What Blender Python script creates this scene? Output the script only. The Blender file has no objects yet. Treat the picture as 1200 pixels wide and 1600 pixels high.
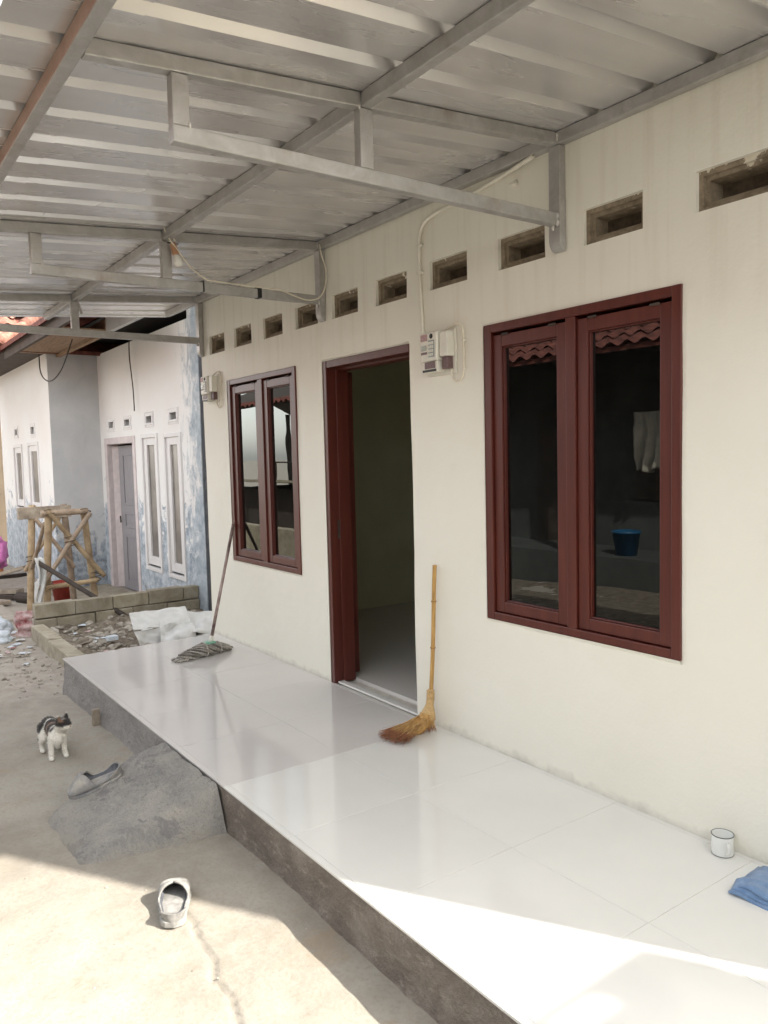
import bpy, bmesh, math, random
from mathutils import Vector, Matrix, noise

R = math.radians
random.seed(7)
SC = bpy.context.scene
COL = SC.collection

# ------------------------------------------------------------------ camera
cam_d = bpy.data.cameras.new('camera')
cam = bpy.data.objects.new('camera', cam_d)
COL.objects.link(cam)
cr = Vector((0.58231119, 0.81260111, -0.02435387))
cu = Vector((-0.0455177, 0.06249861, 0.99700655))
cf = Vector((-0.81169072, 0.57945954, -0.07338137))
m = Matrix((cr, cu, -cf)).transposed().to_4x4()
m.translation = Vector((3.25295, -2.64388, 1.48794))
cam.matrix_world = m
cam_d.sensor_fit = 'HORIZONTAL'
cam_d.sensor_width = 36.0
cam_d.lens = 1221.8 / 1200.0 * 36.0
cam_d.clip_start = 0.05
cam_d.clip_end = 3000
SC.camera = cam

# ------------------------------------------------------------------ sky, sun, exposure
SUN = Vector((1.10, 0.68, 1.0)).normalized()
elev = math.asin(SUN.z)
world = bpy.data.worlds.new('World')
SC.world = world
world.use_nodes = True
wn = world.node_tree
wn.nodes.clear()
wo = wn.nodes.new('ShaderNodeOutputWorld')
wb = wn.nodes.new('ShaderNodeBackground')
sky = wn.nodes.new('ShaderNodeTexSky')
sky.sky_type = 'NISHITA'
sky.sun_disc = False
sky.sun_elevation = elev
sky.sun_rotation = math.atan2(SUN.x, SUN.y)
sky.air_density = 1.0
sky.dust_density = 1.5
sky.ozone_density = 1.0
wb.inputs['Strength'].default_value = 0.15
hsv = wn.nodes.new('ShaderNodeHueSaturation')          # hazy, whitish tropical sky
hsv.inputs['Saturation'].default_value = 0.22
tint = wn.nodes.new('ShaderNodeMix'); tint.data_type = 'RGBA'; tint.blend_type = 'MULTIPLY'
tint.inputs['Factor'].default_value = 1.0; tint.inputs[7].default_value = (1.0, 0.972, 0.925, 1)
wn.links.new(sky.outputs[0], hsv.inputs['Color']); wn.links.new(hsv.outputs[0], tint.inputs[6])
wn.links.new(tint.outputs[2], wb.inputs[0])
wn.links.new(wb.outputs[0], wo.inputs[0])
sl = bpy.data.lights.new('sun', 'SUN')
sl.energy = 2.0
sl.angle = R(0.8)
sl.color = (1.0, 0.94, 0.85)
so = bpy.data.objects.new('sun', sl)
COL.objects.link(so)
so.rotation_euler = SUN.to_track_quat('Z', 'Y').to_euler()
vs = SC.view_settings
vs.view_transform = 'Standard'
vs.look = 'None'
vs.exposure = 2.52
vs.gamma = 1.0
SC.cycles.max_bounces = 10
SC.cycles.diffuse_bounces = 6
SC.cycles.glossy_bounces = 5
SC.cycles.transparent_max_bounces = 12
SC.cycles.sample_clamp_indirect = 6.0

# ------------------------------------------------------------------ mesh builder
class MB:
    def __init__(s):
        s.v = []; s.f = []; s.mi = []; s.uvc = []
    def add(s, vs, fs, mi=0):
        o = len(s.v)
        s.v += [tuple(x) for x in vs]
        for q in fs:
            s.f.append(tuple(i + o for i in q)); s.mi.append(mi)
        return s
    def box(s, x0, x1, y0, y1, z0, z1, M=None, mi=0):
        vs = [(x, y, z) for z in (z0, z1) for y in (y0, y1) for x in (x0, x1)]
        if M is not None: vs = [M @ Vector(q) for q in vs]
        return s.add(vs, [(0, 2, 3, 1), (4, 5, 7, 6), (0, 1, 5, 4), (2, 6, 7, 3), (0, 4, 6, 2), (1, 3, 7, 5)], mi)
    def beam(s, a, b, w, h, up=(0, 0, 1), mi=0):
        a = Vector(a); b = Vector(b); d = b - a; L = d.length; d.normalize()
        u = Vector(up); r = d.cross(u)
        if r.length < 1e-5: r = d.cross(Vector((1, 0, 0)))
        r.normalize(); u = r.cross(d)
        M = Matrix((d, r, u)).transposed().to_4x4(); M.translation = a
        return s.box(0, L, -w / 2, w / 2, -h / 2, h / 2, M, mi)
    def tube(s, pts, rad, n=8, cap=True, mi=0):
        P = [Vector(p) for p in pts]
        rs = rad if isinstance(rad, (list, tuple)) else [rad] * len(P)
        vs = []; fs = []; last = None
        for i, p in enumerate(P):
            d = (P[min(i + 1, len(P) - 1)] - P[max(i - 1, 0)])
            if d.length < 1e-9: d = Vector((0, 0, 1))
            d.normalize()
            if last is None:
                t = Vector((0, 0, 1)) if abs(d.z) < .9 else Vector((1, 0, 0))
                r = d.cross(t).normalized()
            else:
                r = (last - d * last.dot(d)).normalized()
            last = r; u = d.cross(r)
            for k in range(n):
                a = 2 * math.pi * k / n
                vs.append(p + (r * math.cos(a) + u * math.sin(a)) * rs[i])
        for i in range(len(P) - 1):
            for k in range(n):
                a = i * n + k; b = i * n + (k + 1) % n
                fs.append((a, b, b + n, a + n))
        if cap:
            fs.append(tuple(range(n - 1, -1, -1)))
            fs.append(tuple(range((len(P) - 1) * n, len(P) * n)))
        return s.add(vs, fs, mi)
    def lathe(s, prof, n=24, M=None, mi=0):
        vs = []; fs = []
        for (r, z) in prof:
            for k in range(n):
                a = 2 * math.pi * k / n
                q = Vector((r * math.cos(a), r * math.sin(a), z))
                vs.append(M @ q if M is not None else q)
        for i in range(len(prof) - 1):
            for k in range(n):
                a = i * n + k; b = i * n + (k + 1) % n
                fs.append((a, b, b + n, a + n))
        return s.add(vs, fs, mi)
    def ell(s, c, r, n=10, M=None, mi=0):
        c = Vector(c); vs = []; fs = []
        for i in range(n + 1):
            t = math.pi * i / n
            for k in range(2 * n):
                a = math.pi * k / n
                q = Vector((r[0] * math.sin(t) * math.cos(a), r[1] * math.sin(t) * math.sin(a), r[2] * math.cos(t)))
                if M is not None: q = M @ q
                vs.append(c + q)
        for i in range(n):
            for k in range(2 * n):
                a = i * 2 * n + k; b = i * 2 * n + (k + 1) % (2 * n)
                fs.append((a, a + 2 * n, b + 2 * n, b))
        return s.add(vs, fs, mi)
    def prism(s, poly, axis, a, b, mi=0):
        n = len(poly); vs = []
        for t in (a, b):
            for (p, q) in poly:
                vs.append((t, p, q) if axis == 0 else ((p, t, q) if axis == 1 else (p, q, t)))
        fs = [tuple(range(n)), tuple(range(2 * n - 1, n - 1, -1))]
        for i in range(n):
            j = (i + 1) % n
            fs.append((i, i + n, j + n, j))
        return s.add(vs, fs, mi)
    def grid(s, nx, ny, fn, mi=0, closex=False):
        vs = [fn(i / (nx - 1), j / (ny - 1)) for j in range(ny) for i in range(nx)]
        fs = [(j * nx + i, j * nx + i + 1, (j + 1) * nx + i + 1, (j + 1) * nx + i) for j in range(ny - 1) for i in range(nx - 1)]
        return s.add(vs, fs, mi)
    def mesh(s, name, smooth=False, fixn=True):
        me = bpy.data.meshes.new(name)
        me.from_pydata(s.v, [], s.f)
        if fixn:
            bm = bmesh.new(); bm.from_mesh(me)
            bmesh.ops.recalc_face_normals(bm, faces=bm.faces)
            bm.to_mesh(me); bm.free()
        for i, p in enumerate(me.polygons):
            p.material_index = s.mi[i] if i < len(s.mi) else 0
            p.use_smooth = smooth
        me.update()
        return me
    def build(s, name, mats, parent=None, smooth=False, bevel=0, loc=None, fixn=True):
        me = s.mesh(name, smooth, fixn)
        for mt in (mats if isinstance(mats, (list, tuple)) else [mats]): me.materials.append(mt)
        return link(name, me, parent, bevel, loc)

def link(name, me, parent=None, bevel=0, loc=None):
    o = bpy.data.objects.new(name, me)
    COL.objects.link(o)
    if loc is not None: o.location = loc
    if parent is not None: o.parent = parent
    if bevel:
        b = o.modifiers.new('bevel', 'BEVEL'); b.width = bevel; b.segments = 2; b.limit_method = 'ANGLE'; b.angle_limit = R(40)
    return o

def tag(o, label, cat, group=None):
    o['label'] = label; o['category'] = cat
    if group: o['group'] = group
    return o
def kind(o, k, label=None):
    o['kind'] = k
    if label: o['label'] = label
    return o
def empty(name, loc=(0, 0, 0), rz=0):
    e = bpy.data.objects.new(name, None)
    COL.objects.link(e); e.location = loc; e.rotation_euler = (0, 0, rz)
    e.empty_display_size = .1
    return e
def autosmooth(o, ang=35):
    me = o.data
    for p in me.polygons: p.use_smooth = True
    bm = bmesh.new(); bm.from_mesh(me)
    for e in bm.edges:
        if len(e.link_faces) == 2 and e.calc_face_angle(0) > R(ang): e.smooth = False
    bm.to_mesh(me); bm.free()
    return o
def remeshed(mb, voxel, smooth_it=6):
    me = mb.mesh('tmp'); o = bpy.data.objects.new('tmp', me); COL.objects.link(o)
    r = o.modifiers.new('r', 'REMESH'); r.mode = 'VOXEL'; r.voxel_size = voxel
    s = o.modifiers.new('s', 'SMOOTH'); s.factor = .5; s.iterations = smooth_it
    dg = bpy.context.evaluated_depsgraph_get()
    nm = bpy.data.meshes.new_from_object(o.evaluated_get(dg))
    bpy.data.objects.remove(o)
    for p in nm.polygons: p.use_smooth = True
    return nm
def nz(x, y, z=0.0): return noise.noise(Vector((x, y, z)))
def fbm(x, y, z=0.0, o=4):
    return noise.fractal(Vector((x, y, z)), 1.0, 2.0, o)
def smooth(a, b, x):
    t = max(0, min(1, (x - a) / (b - a))); return t * t * (3 - 2 * t)
def catmull(pts, n=8):
    P = [Vector(p) for p in pts]; out = []
    for i in range(len(P) - 1):
        p0 = P[max(i - 1, 0)]; p1 = P[i]; p2 = P[i + 1]; p3 = P[min(i + 2, len(P) - 1)]
        for k in range(n):
            t = k / n
            out.append(.5 * ((2 * p1) + (p2 - p0) * t + (2 * p0 - 5 * p1 + 4 * p2 - p3) * t * t + (3 * p1 - p0 - 3 * p2 + p3) * t ** 3))
    out.append(P[-1]); return out

# ------------------------------------------------------------------ materials
class NT:
    def __init__(s, name):
        s.m = bpy.data.materials.new(name); s.m.use_nodes = True
        s.t = s.m.node_tree; s.b = s.t.nodes['Principled BSDF']
        s.out = s.t.nodes['Material Output']
    def n(s, typ, **k):
        nd = s.t.nodes.new('ShaderNode' + typ)
        for a, b in k.items(): setattr(nd, a, b)
        return nd
    def l(s, a, b): s.t.links.new(a, b)
    def coord(s, world=False, scale=(1, 1, 1), loc=(0, 0, 0)):
        if world: c = s.n('NewGeometry').outputs['Position']
        else: c = s.n('TexCoord').outputs['Object']
        mp = s.n('Mapping'); mp.inputs['Scale'].default_value = scale; mp.inputs['Location'].default_value = loc
        s.l(c, mp.inputs[0]); return mp.outputs[0]
    def noise(s, c, scale, detail=6, rough=.6, dist=0.0):
        t = s.n('TexNoise'); t.inputs['Scale'].default_value = scale; t.inputs['Detail'].default_value = detail
        t.inputs['Roughness'].default_value = rough; t.inputs['Distortion'].default_value = dist
        s.l(c, t.inputs['Vector']); return t.outputs['Fac']
    def ramp(s, f, stops, interp='LINEAR'):
        r = s.n('ValToRGB'); e = r.color_ramp.elements; r.color_ramp.interpolation = interp
        while len(e) < len(stops): e.new(.5)
        for i, (p, c) in enumerate(stops):
            e[i].position = p
            e[i].color = (c, c, c, 1) if isinstance(c, (int, float)) else (*c, 1)
        s.l(f, r.inputs[0]); return r.outputs[0]
    def mix(s, f, a, b, typ='MIX'):
        x = s.n('Mix', data_type='RGBA', blend_type=typ)
        for sock, v in ((x.inputs['Factor'], f), (x.inputs[6], a), (x.inputs[7], b)):
            if hasattr(v, 'is_linked'): s.l(v, sock)
            elif isinstance(v, (int, float)): sock.default_value = v
            else: sock.default_value = (*v, 1)
        return x.outputs[2]
    def math(s, op, a, b=None, clamp=False):
        x = s.n('Math', operation=op); x.use_clamp = clamp
        for i, v in enumerate((a, b)):
            if v is None: continue
            if hasattr(v, 'is_linked'): s.l(v, x.inputs[i])
            else: x.inputs[i].default_value = v
        return x.outputs[0]
    def sep(s, c):
        x = s.n('SeparateXYZ'); s.l(c, x.inputs[0]); return x.outputs
    def col(s, v):
        if hasattr(v, 'is_linked'): s.l(v, s.b.inputs['Base Color'])
        else: s.b.inputs['Base Color'].default_value = (*v, 1)
    def rough(s, v):
        if hasattr(v, 'is_linked'): s.l(v, s.b.inputs['Roughness'])
        else: s.b.inputs['Roughness'].default_value = v
    def bump(s, h, strength=.3, dist=.01):
        b = s.n('Bump'); b.inputs['Strength'].default_value = strength; b.inputs['Distance'].default_value = dist
        s.l(h, b.inputs['Height']); s.l(b.outputs[0], s.b.inputs['Normal'])

def simple(name, c, rough=.6, var=.15, scale=12, bump=.15, bd=.003, metal=0.0, world=False, spec=None, stretch=(1, 1, 1), rnd=0.0, c2=None):
    t = NT(name); co = t.coord(world, stretch)
    f = t.noise(co, scale)
    a = tuple(max(0, x * (1 - var)) for x in c); b = c2 if c2 else tuple(min(1, x * (1 + var)) for x in c)
    cc = t.ramp(f, [(.3, a), (.7, b)])
    if rnd:
        oi = t.n('ObjectInfo')
        k = t.ramp(oi.outputs['Random'], [(0, 1 - rnd), (1, 1 + rnd)])
        cc = t.mix(1.0, cc, k, 'MULTIPLY')
    t.col(cc); t.rough(rough); t.b.inputs['Metallic'].default_value = metal
    if spec is not None: t.b.inputs['Specular IOR Level'].default_value = spec
    if bump: t.bump(t.noise(co, scale * 5, 4), bump, bd)
    return t.m

M = {}
def build_materials():
    # cream painted plaster of the house front
    t = NT('cream_paint'); co = t.coord(True)
    f = t.noise(co, 1.3, 5); g = t.noise(co, 9, 6)
    c = t.mix(t.ramp(f, [(.35, 0.0), (.7, 1.0)]), (.82, .80, .715), (.79, .765, .675))
    c = t.mix(t.ramp(g, [(.62, 0.0), (.8, .22)]), c, (.70, .67, .585))
    x, y, z = t.sep(t.coord(True))
    # grubby splash marks just above the floor
    low = t.math('SUBTRACT', t.math('MULTIPLY', t.noise(co, 14, 5), .10), t.math('ADD', z, .012))
    c = t.mix(t.math('MULTIPLY', low, 14, True), c, (.50, .47, .42))
    drip = t.math('MULTIPLY', t.ramp(t.noise(t.coord(True, (9, 9, .5)), 1.6, 5, .6), [(.50, 0.0), (.68, 1.0)]), t.ramp(t.math('MULTIPLY', z, .4), [(.72, 0.0), (.93, .30)]))
    c = t.mix(drip, c, (.62, .565, .455))
    c = t.mix(t.ramp(t.noise(t.coord(True, (1, 1, 1), (7, 3, 1)), 33, 3, .8), [(.735, 0.0), (.76, .35)]), c, (.48, .43, .36))
    t.col(c); t.rough(.55)
    h = t.math('ADD', t.math('MULTIPLY', t.noise(co, 2.2, 3), 3.0), t.math('MULTIPLY', t.noise(co, 60, 4), .25))
    t.bump(h, .32, .014); M['cream'] = t.m
    M['interior'] = simple('interior_plaster', (.62, .61, .44), .8, .06, 3, .1, world=True)
    # red-brown lacquered timber
    t = NT('maroon_timber'); co = t.coord(True, (10, 10, .8))
    f = t.noise(co, 3, 3, .5)
    c = t.ramp(f, [(.2, (.068, .013, .009)), (.5, (.092, .018, .012)), (.8, (.112, .026, .017))])
    t.col(c); t.rough(.38)
    M['maroon'] = t.m
    # tinted window pane
    t = NT('tinted_pane')
    fr = t.n('Fresnel'); fr.inputs['IOR'].default_value = 1.75
    gl = t.n('BsdfGlossy'); gl.inputs['Roughness'].default_value = .0; gl.inputs['Color'].default_value = (.92, .97, .96, 1)
    bp = t.n('Bump'); bp.inputs['Strength'].default_value = .02; bp.inputs['Distance'].default_value = .02
    t.l(t.noise(t.coord(True), 2.5, 2), bp.inputs['Height']); t.l(bp.outputs[0], gl.inputs['Normal'])
    tr = t.n('BsdfTransparent'); tr.inputs['Color'].default_value = (.10, .11, .105, 1)
    mx = t.n('MixShader'); t.l(fr.outputs[0], mx.inputs[0]); t.l(tr.outputs[0], mx.inputs[1]); t.l(gl.outputs[0], mx.inputs[2])
    df_ = t.n('BsdfDiffuse'); df_.inputs['Color'].default_value = (.5, .47, .42, 1)
    m2 = t.n('MixShader'); t.l(t.ramp(t.noise(t.coord(True, (1, 1, .6)), 30, 7, .75), [(.5, .003), (.8, .022)]), m2.inputs[0])
    t.l(mx.outputs[0], m2.inputs[1]); t.l(df_.outputs[0], m2.inputs[2]); t.l(m2.outputs[0], t.out.inputs[0]); M['pane'] = t.m
    # polished porcelain tiles
    for nm, a, b in (('tile_white', (.72, .72, .69), (.77, .765, .735)), ('tile_rose', (.64, .615, .595), (.685, .66, .635))):
        t = NT(nm); co = t.coord(True); f = t.noise(co, 1.8, 5)
        oi = t.n('ObjectInfo')
        c = t.ramp(f, [(.3, a), (.7, b)])
        c = t.mix(1.0, c, t.ramp(oi.outputs['Random'], [(0, .975), (1, 1.02)]), 'MULTIPLY')
        sm = t.noise(co, 26, 6)
        c = t.mix(t.ramp(sm, [(.66, 0.0), (.8, .18)]), c, (.5, .47, .42))
        t.col(c); t.rough(t.ramp(t.noise(t.coord(True, (1, 3, 1)), 3, 5), [(.35, .05), (.75, .13)]))
        t.b.inputs['IOR'].default_value = 1.55
        t.bump(t.noise(co, 1.5, 2), .03, .01); M[nm] = t.m
    M['grout'] = simple('grout', (.52, .50, .46), .9, .2, 30, .1, world=True)
    # cement render on the plinth
    t = NT('cement_render'); co = t.coord(True)
    f = t.noise(co, 5, 8, .7, .4); g = t.noise(co, 24, 6, .7)
    c = t.ramp(f, [(.30, (.17, .142, .118)), (.5, (.225, .19, .16)), (.68, (.31, .27, .23))])
    c = t.mix(t.ramp(t.noise(t.coord(True, (1, 1, 2.2)), 13, 7, .75), [(.53, 0.0), (.64, .6)]), c, (.40, .355, .30))
    c = t.mix(t.ramp(g, [(.56, 0.0), (.70, .5)]), c, (.12, .10, .085))
    x, y, z = t.sep(co)
    west = t.math('MULTIPLY', t.math('ADD', x, .05), -6, True)
    c = t.mix(west, c, t.ramp(f, [(.3, (.25, .235, .225)), (.7, (.37, .35, .335))]))
    t.col(c); t.rough(.92); t.bump(t.math('ADD', g, t.math('MULTIPLY', f, 1.5)), .9, .03); M['render'] = t.m
    # rough grey cement of the ramp
    t = NT('ramp_cement'); co = t.coord(True)
    f = t.noise(co, 5.5, 8, .7, .5); g = t.noise(t.coord(True, (1, 2.2, 1)), 30, 7, .75); k = t.noise(co, 110, 4, .7)
    c = t.ramp(f, [(.30, (.25, .248, .245)), (.48, (.375, .36, .335)), (.66, (.48, .455, .41))])
    c = t.mix(t.ramp(t.noise(co, 3.4, 6, .7, .9), [(.57, 0.0), (.60, .65)]), c, (.205, .20, .205))
    c = t.mix(t.ramp(g, [(.50, 0.0), (.66, .55)]), c, (.47, .45, .415))
    c = t.mix(t.ramp(k, [(.52, 0.0), (.70, .55)]), c, (.17, .16, .15))
    x, y, z = t.sep(co)
    dust = t.math('ADD', t.math('MULTIPLY', t.math('SUBTRACT', -.155, z), 11.0), t.math('MULTIPLY', t.math('SUBTRACT', f, .5), 3.0), True)
    c = t.mix(t.math('MULTIPLY', dust, .8), c, (.345, .315, .265))
    t.col(c); t.rough(.95); t.bump(t.math('ADD', t.math('ADD', t.math('MULTIPLY', g, 1.2), f), t.math('MULTIPLY', k, .5)), .9, .02); M['ramp'] = t.m
    # yard ground: thin cement over sandy earth
    t = NT('yard_ground'); co = t.coord(True)
    f = t.noise(co, 1.1, 8, .62, .5); g = t.noise(co, 7, 7, .7, .3); h = t.noise(co, 60, 5, .7)
    c = t.ramp(f, [(.30, (.235, .205, .165)), (.46, (.31, .283, .238)), (.60, (.365, .34, .292)), (.75, (.30, .24, .175))])
    c = t.mix(t.ramp(g, [(.42, 0.0), (.7, .55)]), c, (.38, .355, .31))
    c = t.mix(t.ramp(h, [(.48, 0.0), (.72, .5)]), c, (.22, .19, .15))
    st = t.noise(co, 2.2, 6, .7, 1.2)
    c = t.mix(t.ramp(st, [(.56, 0.0), (.72, .7)]), c, (.33, .25, .17))
    x, y, z = t.sep(co)
    far = t.math('MULTIPLY', t.math('ADD', x, 1.6), -.55, True)
    c = t.mix(t.math('MULTIPLY', far, .75), c, t.ramp(g, [(.3, (.30, .262, .22)), (.7, (.45, .405, .35))]))  # shaded western ground painted paler than the sunlit near part
    t.col(c); t.rough(.95); t.bump(t.math('ADD', t.math('MULTIPLY', h, .6), t.math('MULTIPLY', g, 1.0)), .5, .010); M['ground'] = t.m
    # zinc-aluminium roof sheet
    t = NT('zincalume'); co = t.coord(True, (5, .5, 1)); f = t.noise(co, 1.2, 3, .5); g = t.noise(t.coord(True), 1.6, 5)
    c = t.ramp(f, [(.3, (.60, .59, .59)), (.7, (.72, .71, .71))])
    c = t.mix(t.ramp(g, [(.45, 0.0), (.75, .4)]), c, (.56, .54, .54))
    t.col(c); t.b.inputs['Metallic'].default_value = .55
    t.rough(t.ramp(t.noise(t.coord(True, (3, .5, 1)), 1.5, 3), [(.3, .20), (.7, .33)])); M['zinc'] = t.m
    # galvanised tube
    t = NT('galvanised'); co = t.coord(True, (1, 1, 1)); f = t.noise(co, 9, 7, .7, .8); g = t.noise(co, 45, 4)
    c = t.ramp(f, [(.3, (.36, .345, .325)), (.5, (.43, .42, .405)), (.7, (.52, .515, .51))])
    c = t.mix(t.ramp(t.noise(co, 4, 5), [(.6, 0.0), (.75, .5)]), c, (.30, .22, .16))
    t.col(c); t.b.inputs['Metallic'].default_value = .5; t.rough(t.ramp(g, [(.3, .35), (.7, .55)])); t.bump(g, .08, .002); M['galv'] = t.m
    t = NT('orange_brown_tube'); co = t.coord(True); f = t.noise(co, 6, 6, .7)
    c = t.ramp(f, [(.3, (.36, .22, .16)), (.7, (.47, .32, .25))]); t.col(c); t.rough(.5); t.b.inputs['Metallic'].default_value = .25; M['orange_brown'] = t.m
    M['weld'] = simple('weld_paint', (.62, .60, .57), .45, .2, 40, .4, metal=.4)
    # bare vent blocks
    t = NT('vent_cement'); co = t.coord(True); f = t.noise(co, 22, 6, .7); g = t.noise(co, 12, 5, .7)
    c = t.ramp(f, [(.3, (.16, .125, .085)), (.6, (.30, .245, .175)), (.8, (.37, .31, .23))])
    x, y, z = t.sep(co)
    c = t.mix(t.ramp(t.math('ADD', g, t.math('MULTIPLY', t.math('SUBTRACT', z, 2.44), 2.0)), [(.66, 0.0), (.68, .9)]), c, (.74, .69, .58))
    t.col(c); t.rough(.95); t.bump(f, .6, .01); M['vent'] = t.m
    M['white_pvc'] = simple('white_pvc', (.74, .71, .62), .4, .06, 20, 0)
    M['cable'] = simple('cream_cable', (.72, .67, .55), .5, .08, 20, 0)
    M['black'] = simple('black_plastic', (.012, .012, .012), .5, .2, 20, .1)
    M['meter_white'] = simple('meter_white', (.72, .70, .62), .4, .05, 20, 0)
    M['meter_pink'] = simple('meter_label', (.42, .27, .27), .5, .35, 90, 0)
    M['meter_key'] = simple('meter_keypad', (.26, .32, .33), .5, .1, 60, 0)
    M['meter_dark'] = simple('meter_terminal', (.14, .085, .085), .45, .35, 60, 0)
    M['meter_lcd'] = simple('meter_screen', (.30, .33, .26), .2, .1, 40, 0)
    M['bulb'] = simple('bulb_white', (.80, .79, .75), .25, .02, 10, 0)
    M['socket'] = simple('socket_tan', (.52, .28, .16), .45, .1, 20, 0)
    M['bamboo'] = simple('bamboo_gold', (.48, .27, .075), .4, .3, 10, .2, c2=(.62, .37, .12), stretch=(8, 8, 1))
    M['bamboo_node'] = simple('bamboo_node', (.30, .16, .06), .6, .2, 20, .2)
    M['straw'] = simple('straw', (.50, .25, .07), .75, .35, 60, .3, c2=(.68, .42, .15), stretch=(1, 1, .2))
    M['straw_tip'] = simple('straw_tip', (.28, .12, .06), .8, .4, 60, .3)
    M['binding'] = simple('binding', (.55, .37, .17), .7, .25, 60, .5)
    M['mop_stick'] = simple('mop_stick', (.16, .055, .045), .45, .6, 7, .1, c2=(.42, .33, .30))
    M['yarn'] = simple('grey_yarn', (.44, .41, .37), .95, .35, 60, .6)
    M['yarn_dark'] = simple('grey_yarn_dark', (.20, .185, .165), .95, .3, 60, .6)
    M['green'] = simple('green_plastic', (.20, .42, .32), .5, .1, 20, 0)
    M['enamel'] = simple('white_enamel', (.78, .79, .77), .18, .03, 20, 0)
    M['enamel_rim'] = simple('dark_rim', (.07, .075, .08), .35, .2, 40, 0)
    t = NT('blue_towel'); co = t.coord(False); f = t.noise(co, 30, 5); g = t.noise(co, 400, 2)
    t.col(t.ramp(f, [(.3, (.12, .225, .42)), (.7, (.20, .33, .54))])); t.rough(.95); t.bump(g, .9, .004)
    t.b.inputs['Sheen Weight'].default_value = .4; M['towel'] = t.m
    t = NT('dusty_rubber'); co = t.coord(False); f = t.noise(co, 11, 5, .6); g = t.noise(co, 60, 5)
    c = t.ramp(f, [(.36, (.15, .155, .165)), (.5, (.25, .245, .24)), (.66, (.38, .36, .32))])
    t.col(c); t.rough(.8); t.bump(g, .4, .003); M['rubber'] = t.m
    M['rubber_in'] = simple('rubber_inner', (.10, .105, .12), .8, .4, 30, .3)
    M['rubber_pale'] = simple('rubber_dusty_pale', (.22, .215, .205), .8, .3, 24, .3, c2=(.36, .35, .33))
    # neighbour's worn paint
    t = NT('worn_paint'); co = t.coord(True); f = t.noise(co, 2.6, 8, .72, .8); g = t.noise(co, 10, 7, .7); x, y, z = t.sep(co)
    c = t.mix(t.ramp(t.noise(co, .9, 4), [(.35, 0.0), (.7, 1.0)]), (.80, .80, .79), (.77, .735, .71))
    hz = t.math('MULTIPLY', t.math('SUBTRACT', 1.15, z), .28)
    w = t.math('ADD', f, hz)
    c = t.mix(t.ramp(w, [(.60, 0.0), (.66, .9)]), c, t.ramp(g, [(.38, (.20, .25, .31)), (.62, (.52, .57, .62))]))
    edge = t.math('ADD', t.math('MULTIPLY', t.math('ADD', x, 5.62), 3.0), t.math('MULTIPLY', t.math('SUBTRACT', t.noise(t.coord(True, (1, 1, .5)), 7, 7, .75, .6), .5), 6.0), True)
    c = t.mix(t.math('MULTIPLY', edge, t.ramp(f, [(.3, .5), (.5, 1.0)])), c, t.ramp(g, [(.35, (.28, .33, .38)), (.65, (.47, .52, .56))]))
    c = t.mix(t.ramp(t.math('ADD', t.noise(co, 5, 7, .7), t.math('MULTIPLY', t.math('SUBTRACT', 0.05, z), .3)), [(.66, 0.0), (.74, .8)]), c, (.16, .17, .18))
    t.col(c); t.rough(.9); t.bump(g, .4, .01); M['worn'] = t.m
    t = NT('grey_plaster'); co = t.coord(True); f = t.noise(co, 2.0, 7, .6, .5); g = t.noise(co, 11, 6); x, y, z = t.sep(co)
    c = t.ramp(f, [(.3, (.46, .47, .48)), (.7, (.58, .58, .58))])
    w = t.math('ADD', t.noise(co, 3.5, 8, .7, .8), t.math('MULTIPLY', t.math('SUBTRACT', .55, z), .34))
    c = t.mix(t.ramp(w, [(.53, 0.0), (.64, .9)]), c, t.ramp(g, [(.38, (.13, .155, .19)), (.62, (.38, .43, .48))]))
    t.col(c); t.rough(.92); t.bump(g, .3, .01); M['grey_wall'] = t.m
    t = NT('dark_render'); co = t.coord(True); f = t.noise(co, 8, 8, .75, .6); g = t.noise(co, 26, 6)
    t.col(t.ramp(f, [(.3, (.045, .048, .055)), (.55, (.085, .09, .10)), (.75, (.15, .155, .17))])); t.rough(.95); t.bump(f, 1.0, .05); M['dark_render'] = t.m
    M['trim'] = simple('white_trim', (.76, .75, .745), .6, .06, 14, .1, c2=(.70, .67, .665))
    M['lilac'] = simple('lilac_paint', (.27, .255, .27), .5, .12, 6, .15, stretch=(6, 6, 1))
    M['pinkframe'] = simple('pink_frame', (.60, .53, .525), .6, .12, 8, .1)
    M['old_glass'] = simple('old_glass', (.13, .115, .10), .3, .4, 2.5, 0, c2=(.27, .24, .21))
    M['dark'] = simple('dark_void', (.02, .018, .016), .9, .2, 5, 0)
    M['wood_brown'] = simple('brown_board', (.24, .145, .085), .75, .3, 5, .3, stretch=(1, 8, 8), c2=(.36, .24, .15))
    M['wood_dark'] = simple('dark_board', (.055, .042, .034), .8, .35, 6, .3)
    M['wood_grey'] = simple('weathered_wood', (.27, .215, .165), .85, .35, 8, .4, c2=(.40, .34, .27), rnd=.25)
    M['orange_wood'] = simple('orange_wood', (.36, .13, .045), .5, .2, 8, .2)
    M['clay'] = simple('clay_tile', (.22, .085, .055), .85, .35, 14, .5, rnd=.4, c2=(.36, .18, .13))
    M['clay_dark'] = simple('clay_tile_dark', (.13, .035, .026), .8, .5, 10, .4, rnd=.3, c2=(.22, .07, .05))
    t = NT('block'); co = t.coord(True); f = t.noise(co, 6, 7, .7, .5); g = t.noise(co, 40, 5); x, y, z = t.sep(co)
    c = t.ramp(f, [(.3, (.21, .185, .135)), (.5, (.33, .29, .22)), (.7, (.42, .385, .31))])
    oi = t.n('ObjectInfo'); c = t.mix(1.0, c, t.ramp(oi.outputs['Random'], [(0, .82), (1, 1.12)]), 'MULTIPLY')
    t.col(c); t.rough(.95); t.bump(t.math('ADD', g, f), .6, .01); M['block'] = t.m
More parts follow.
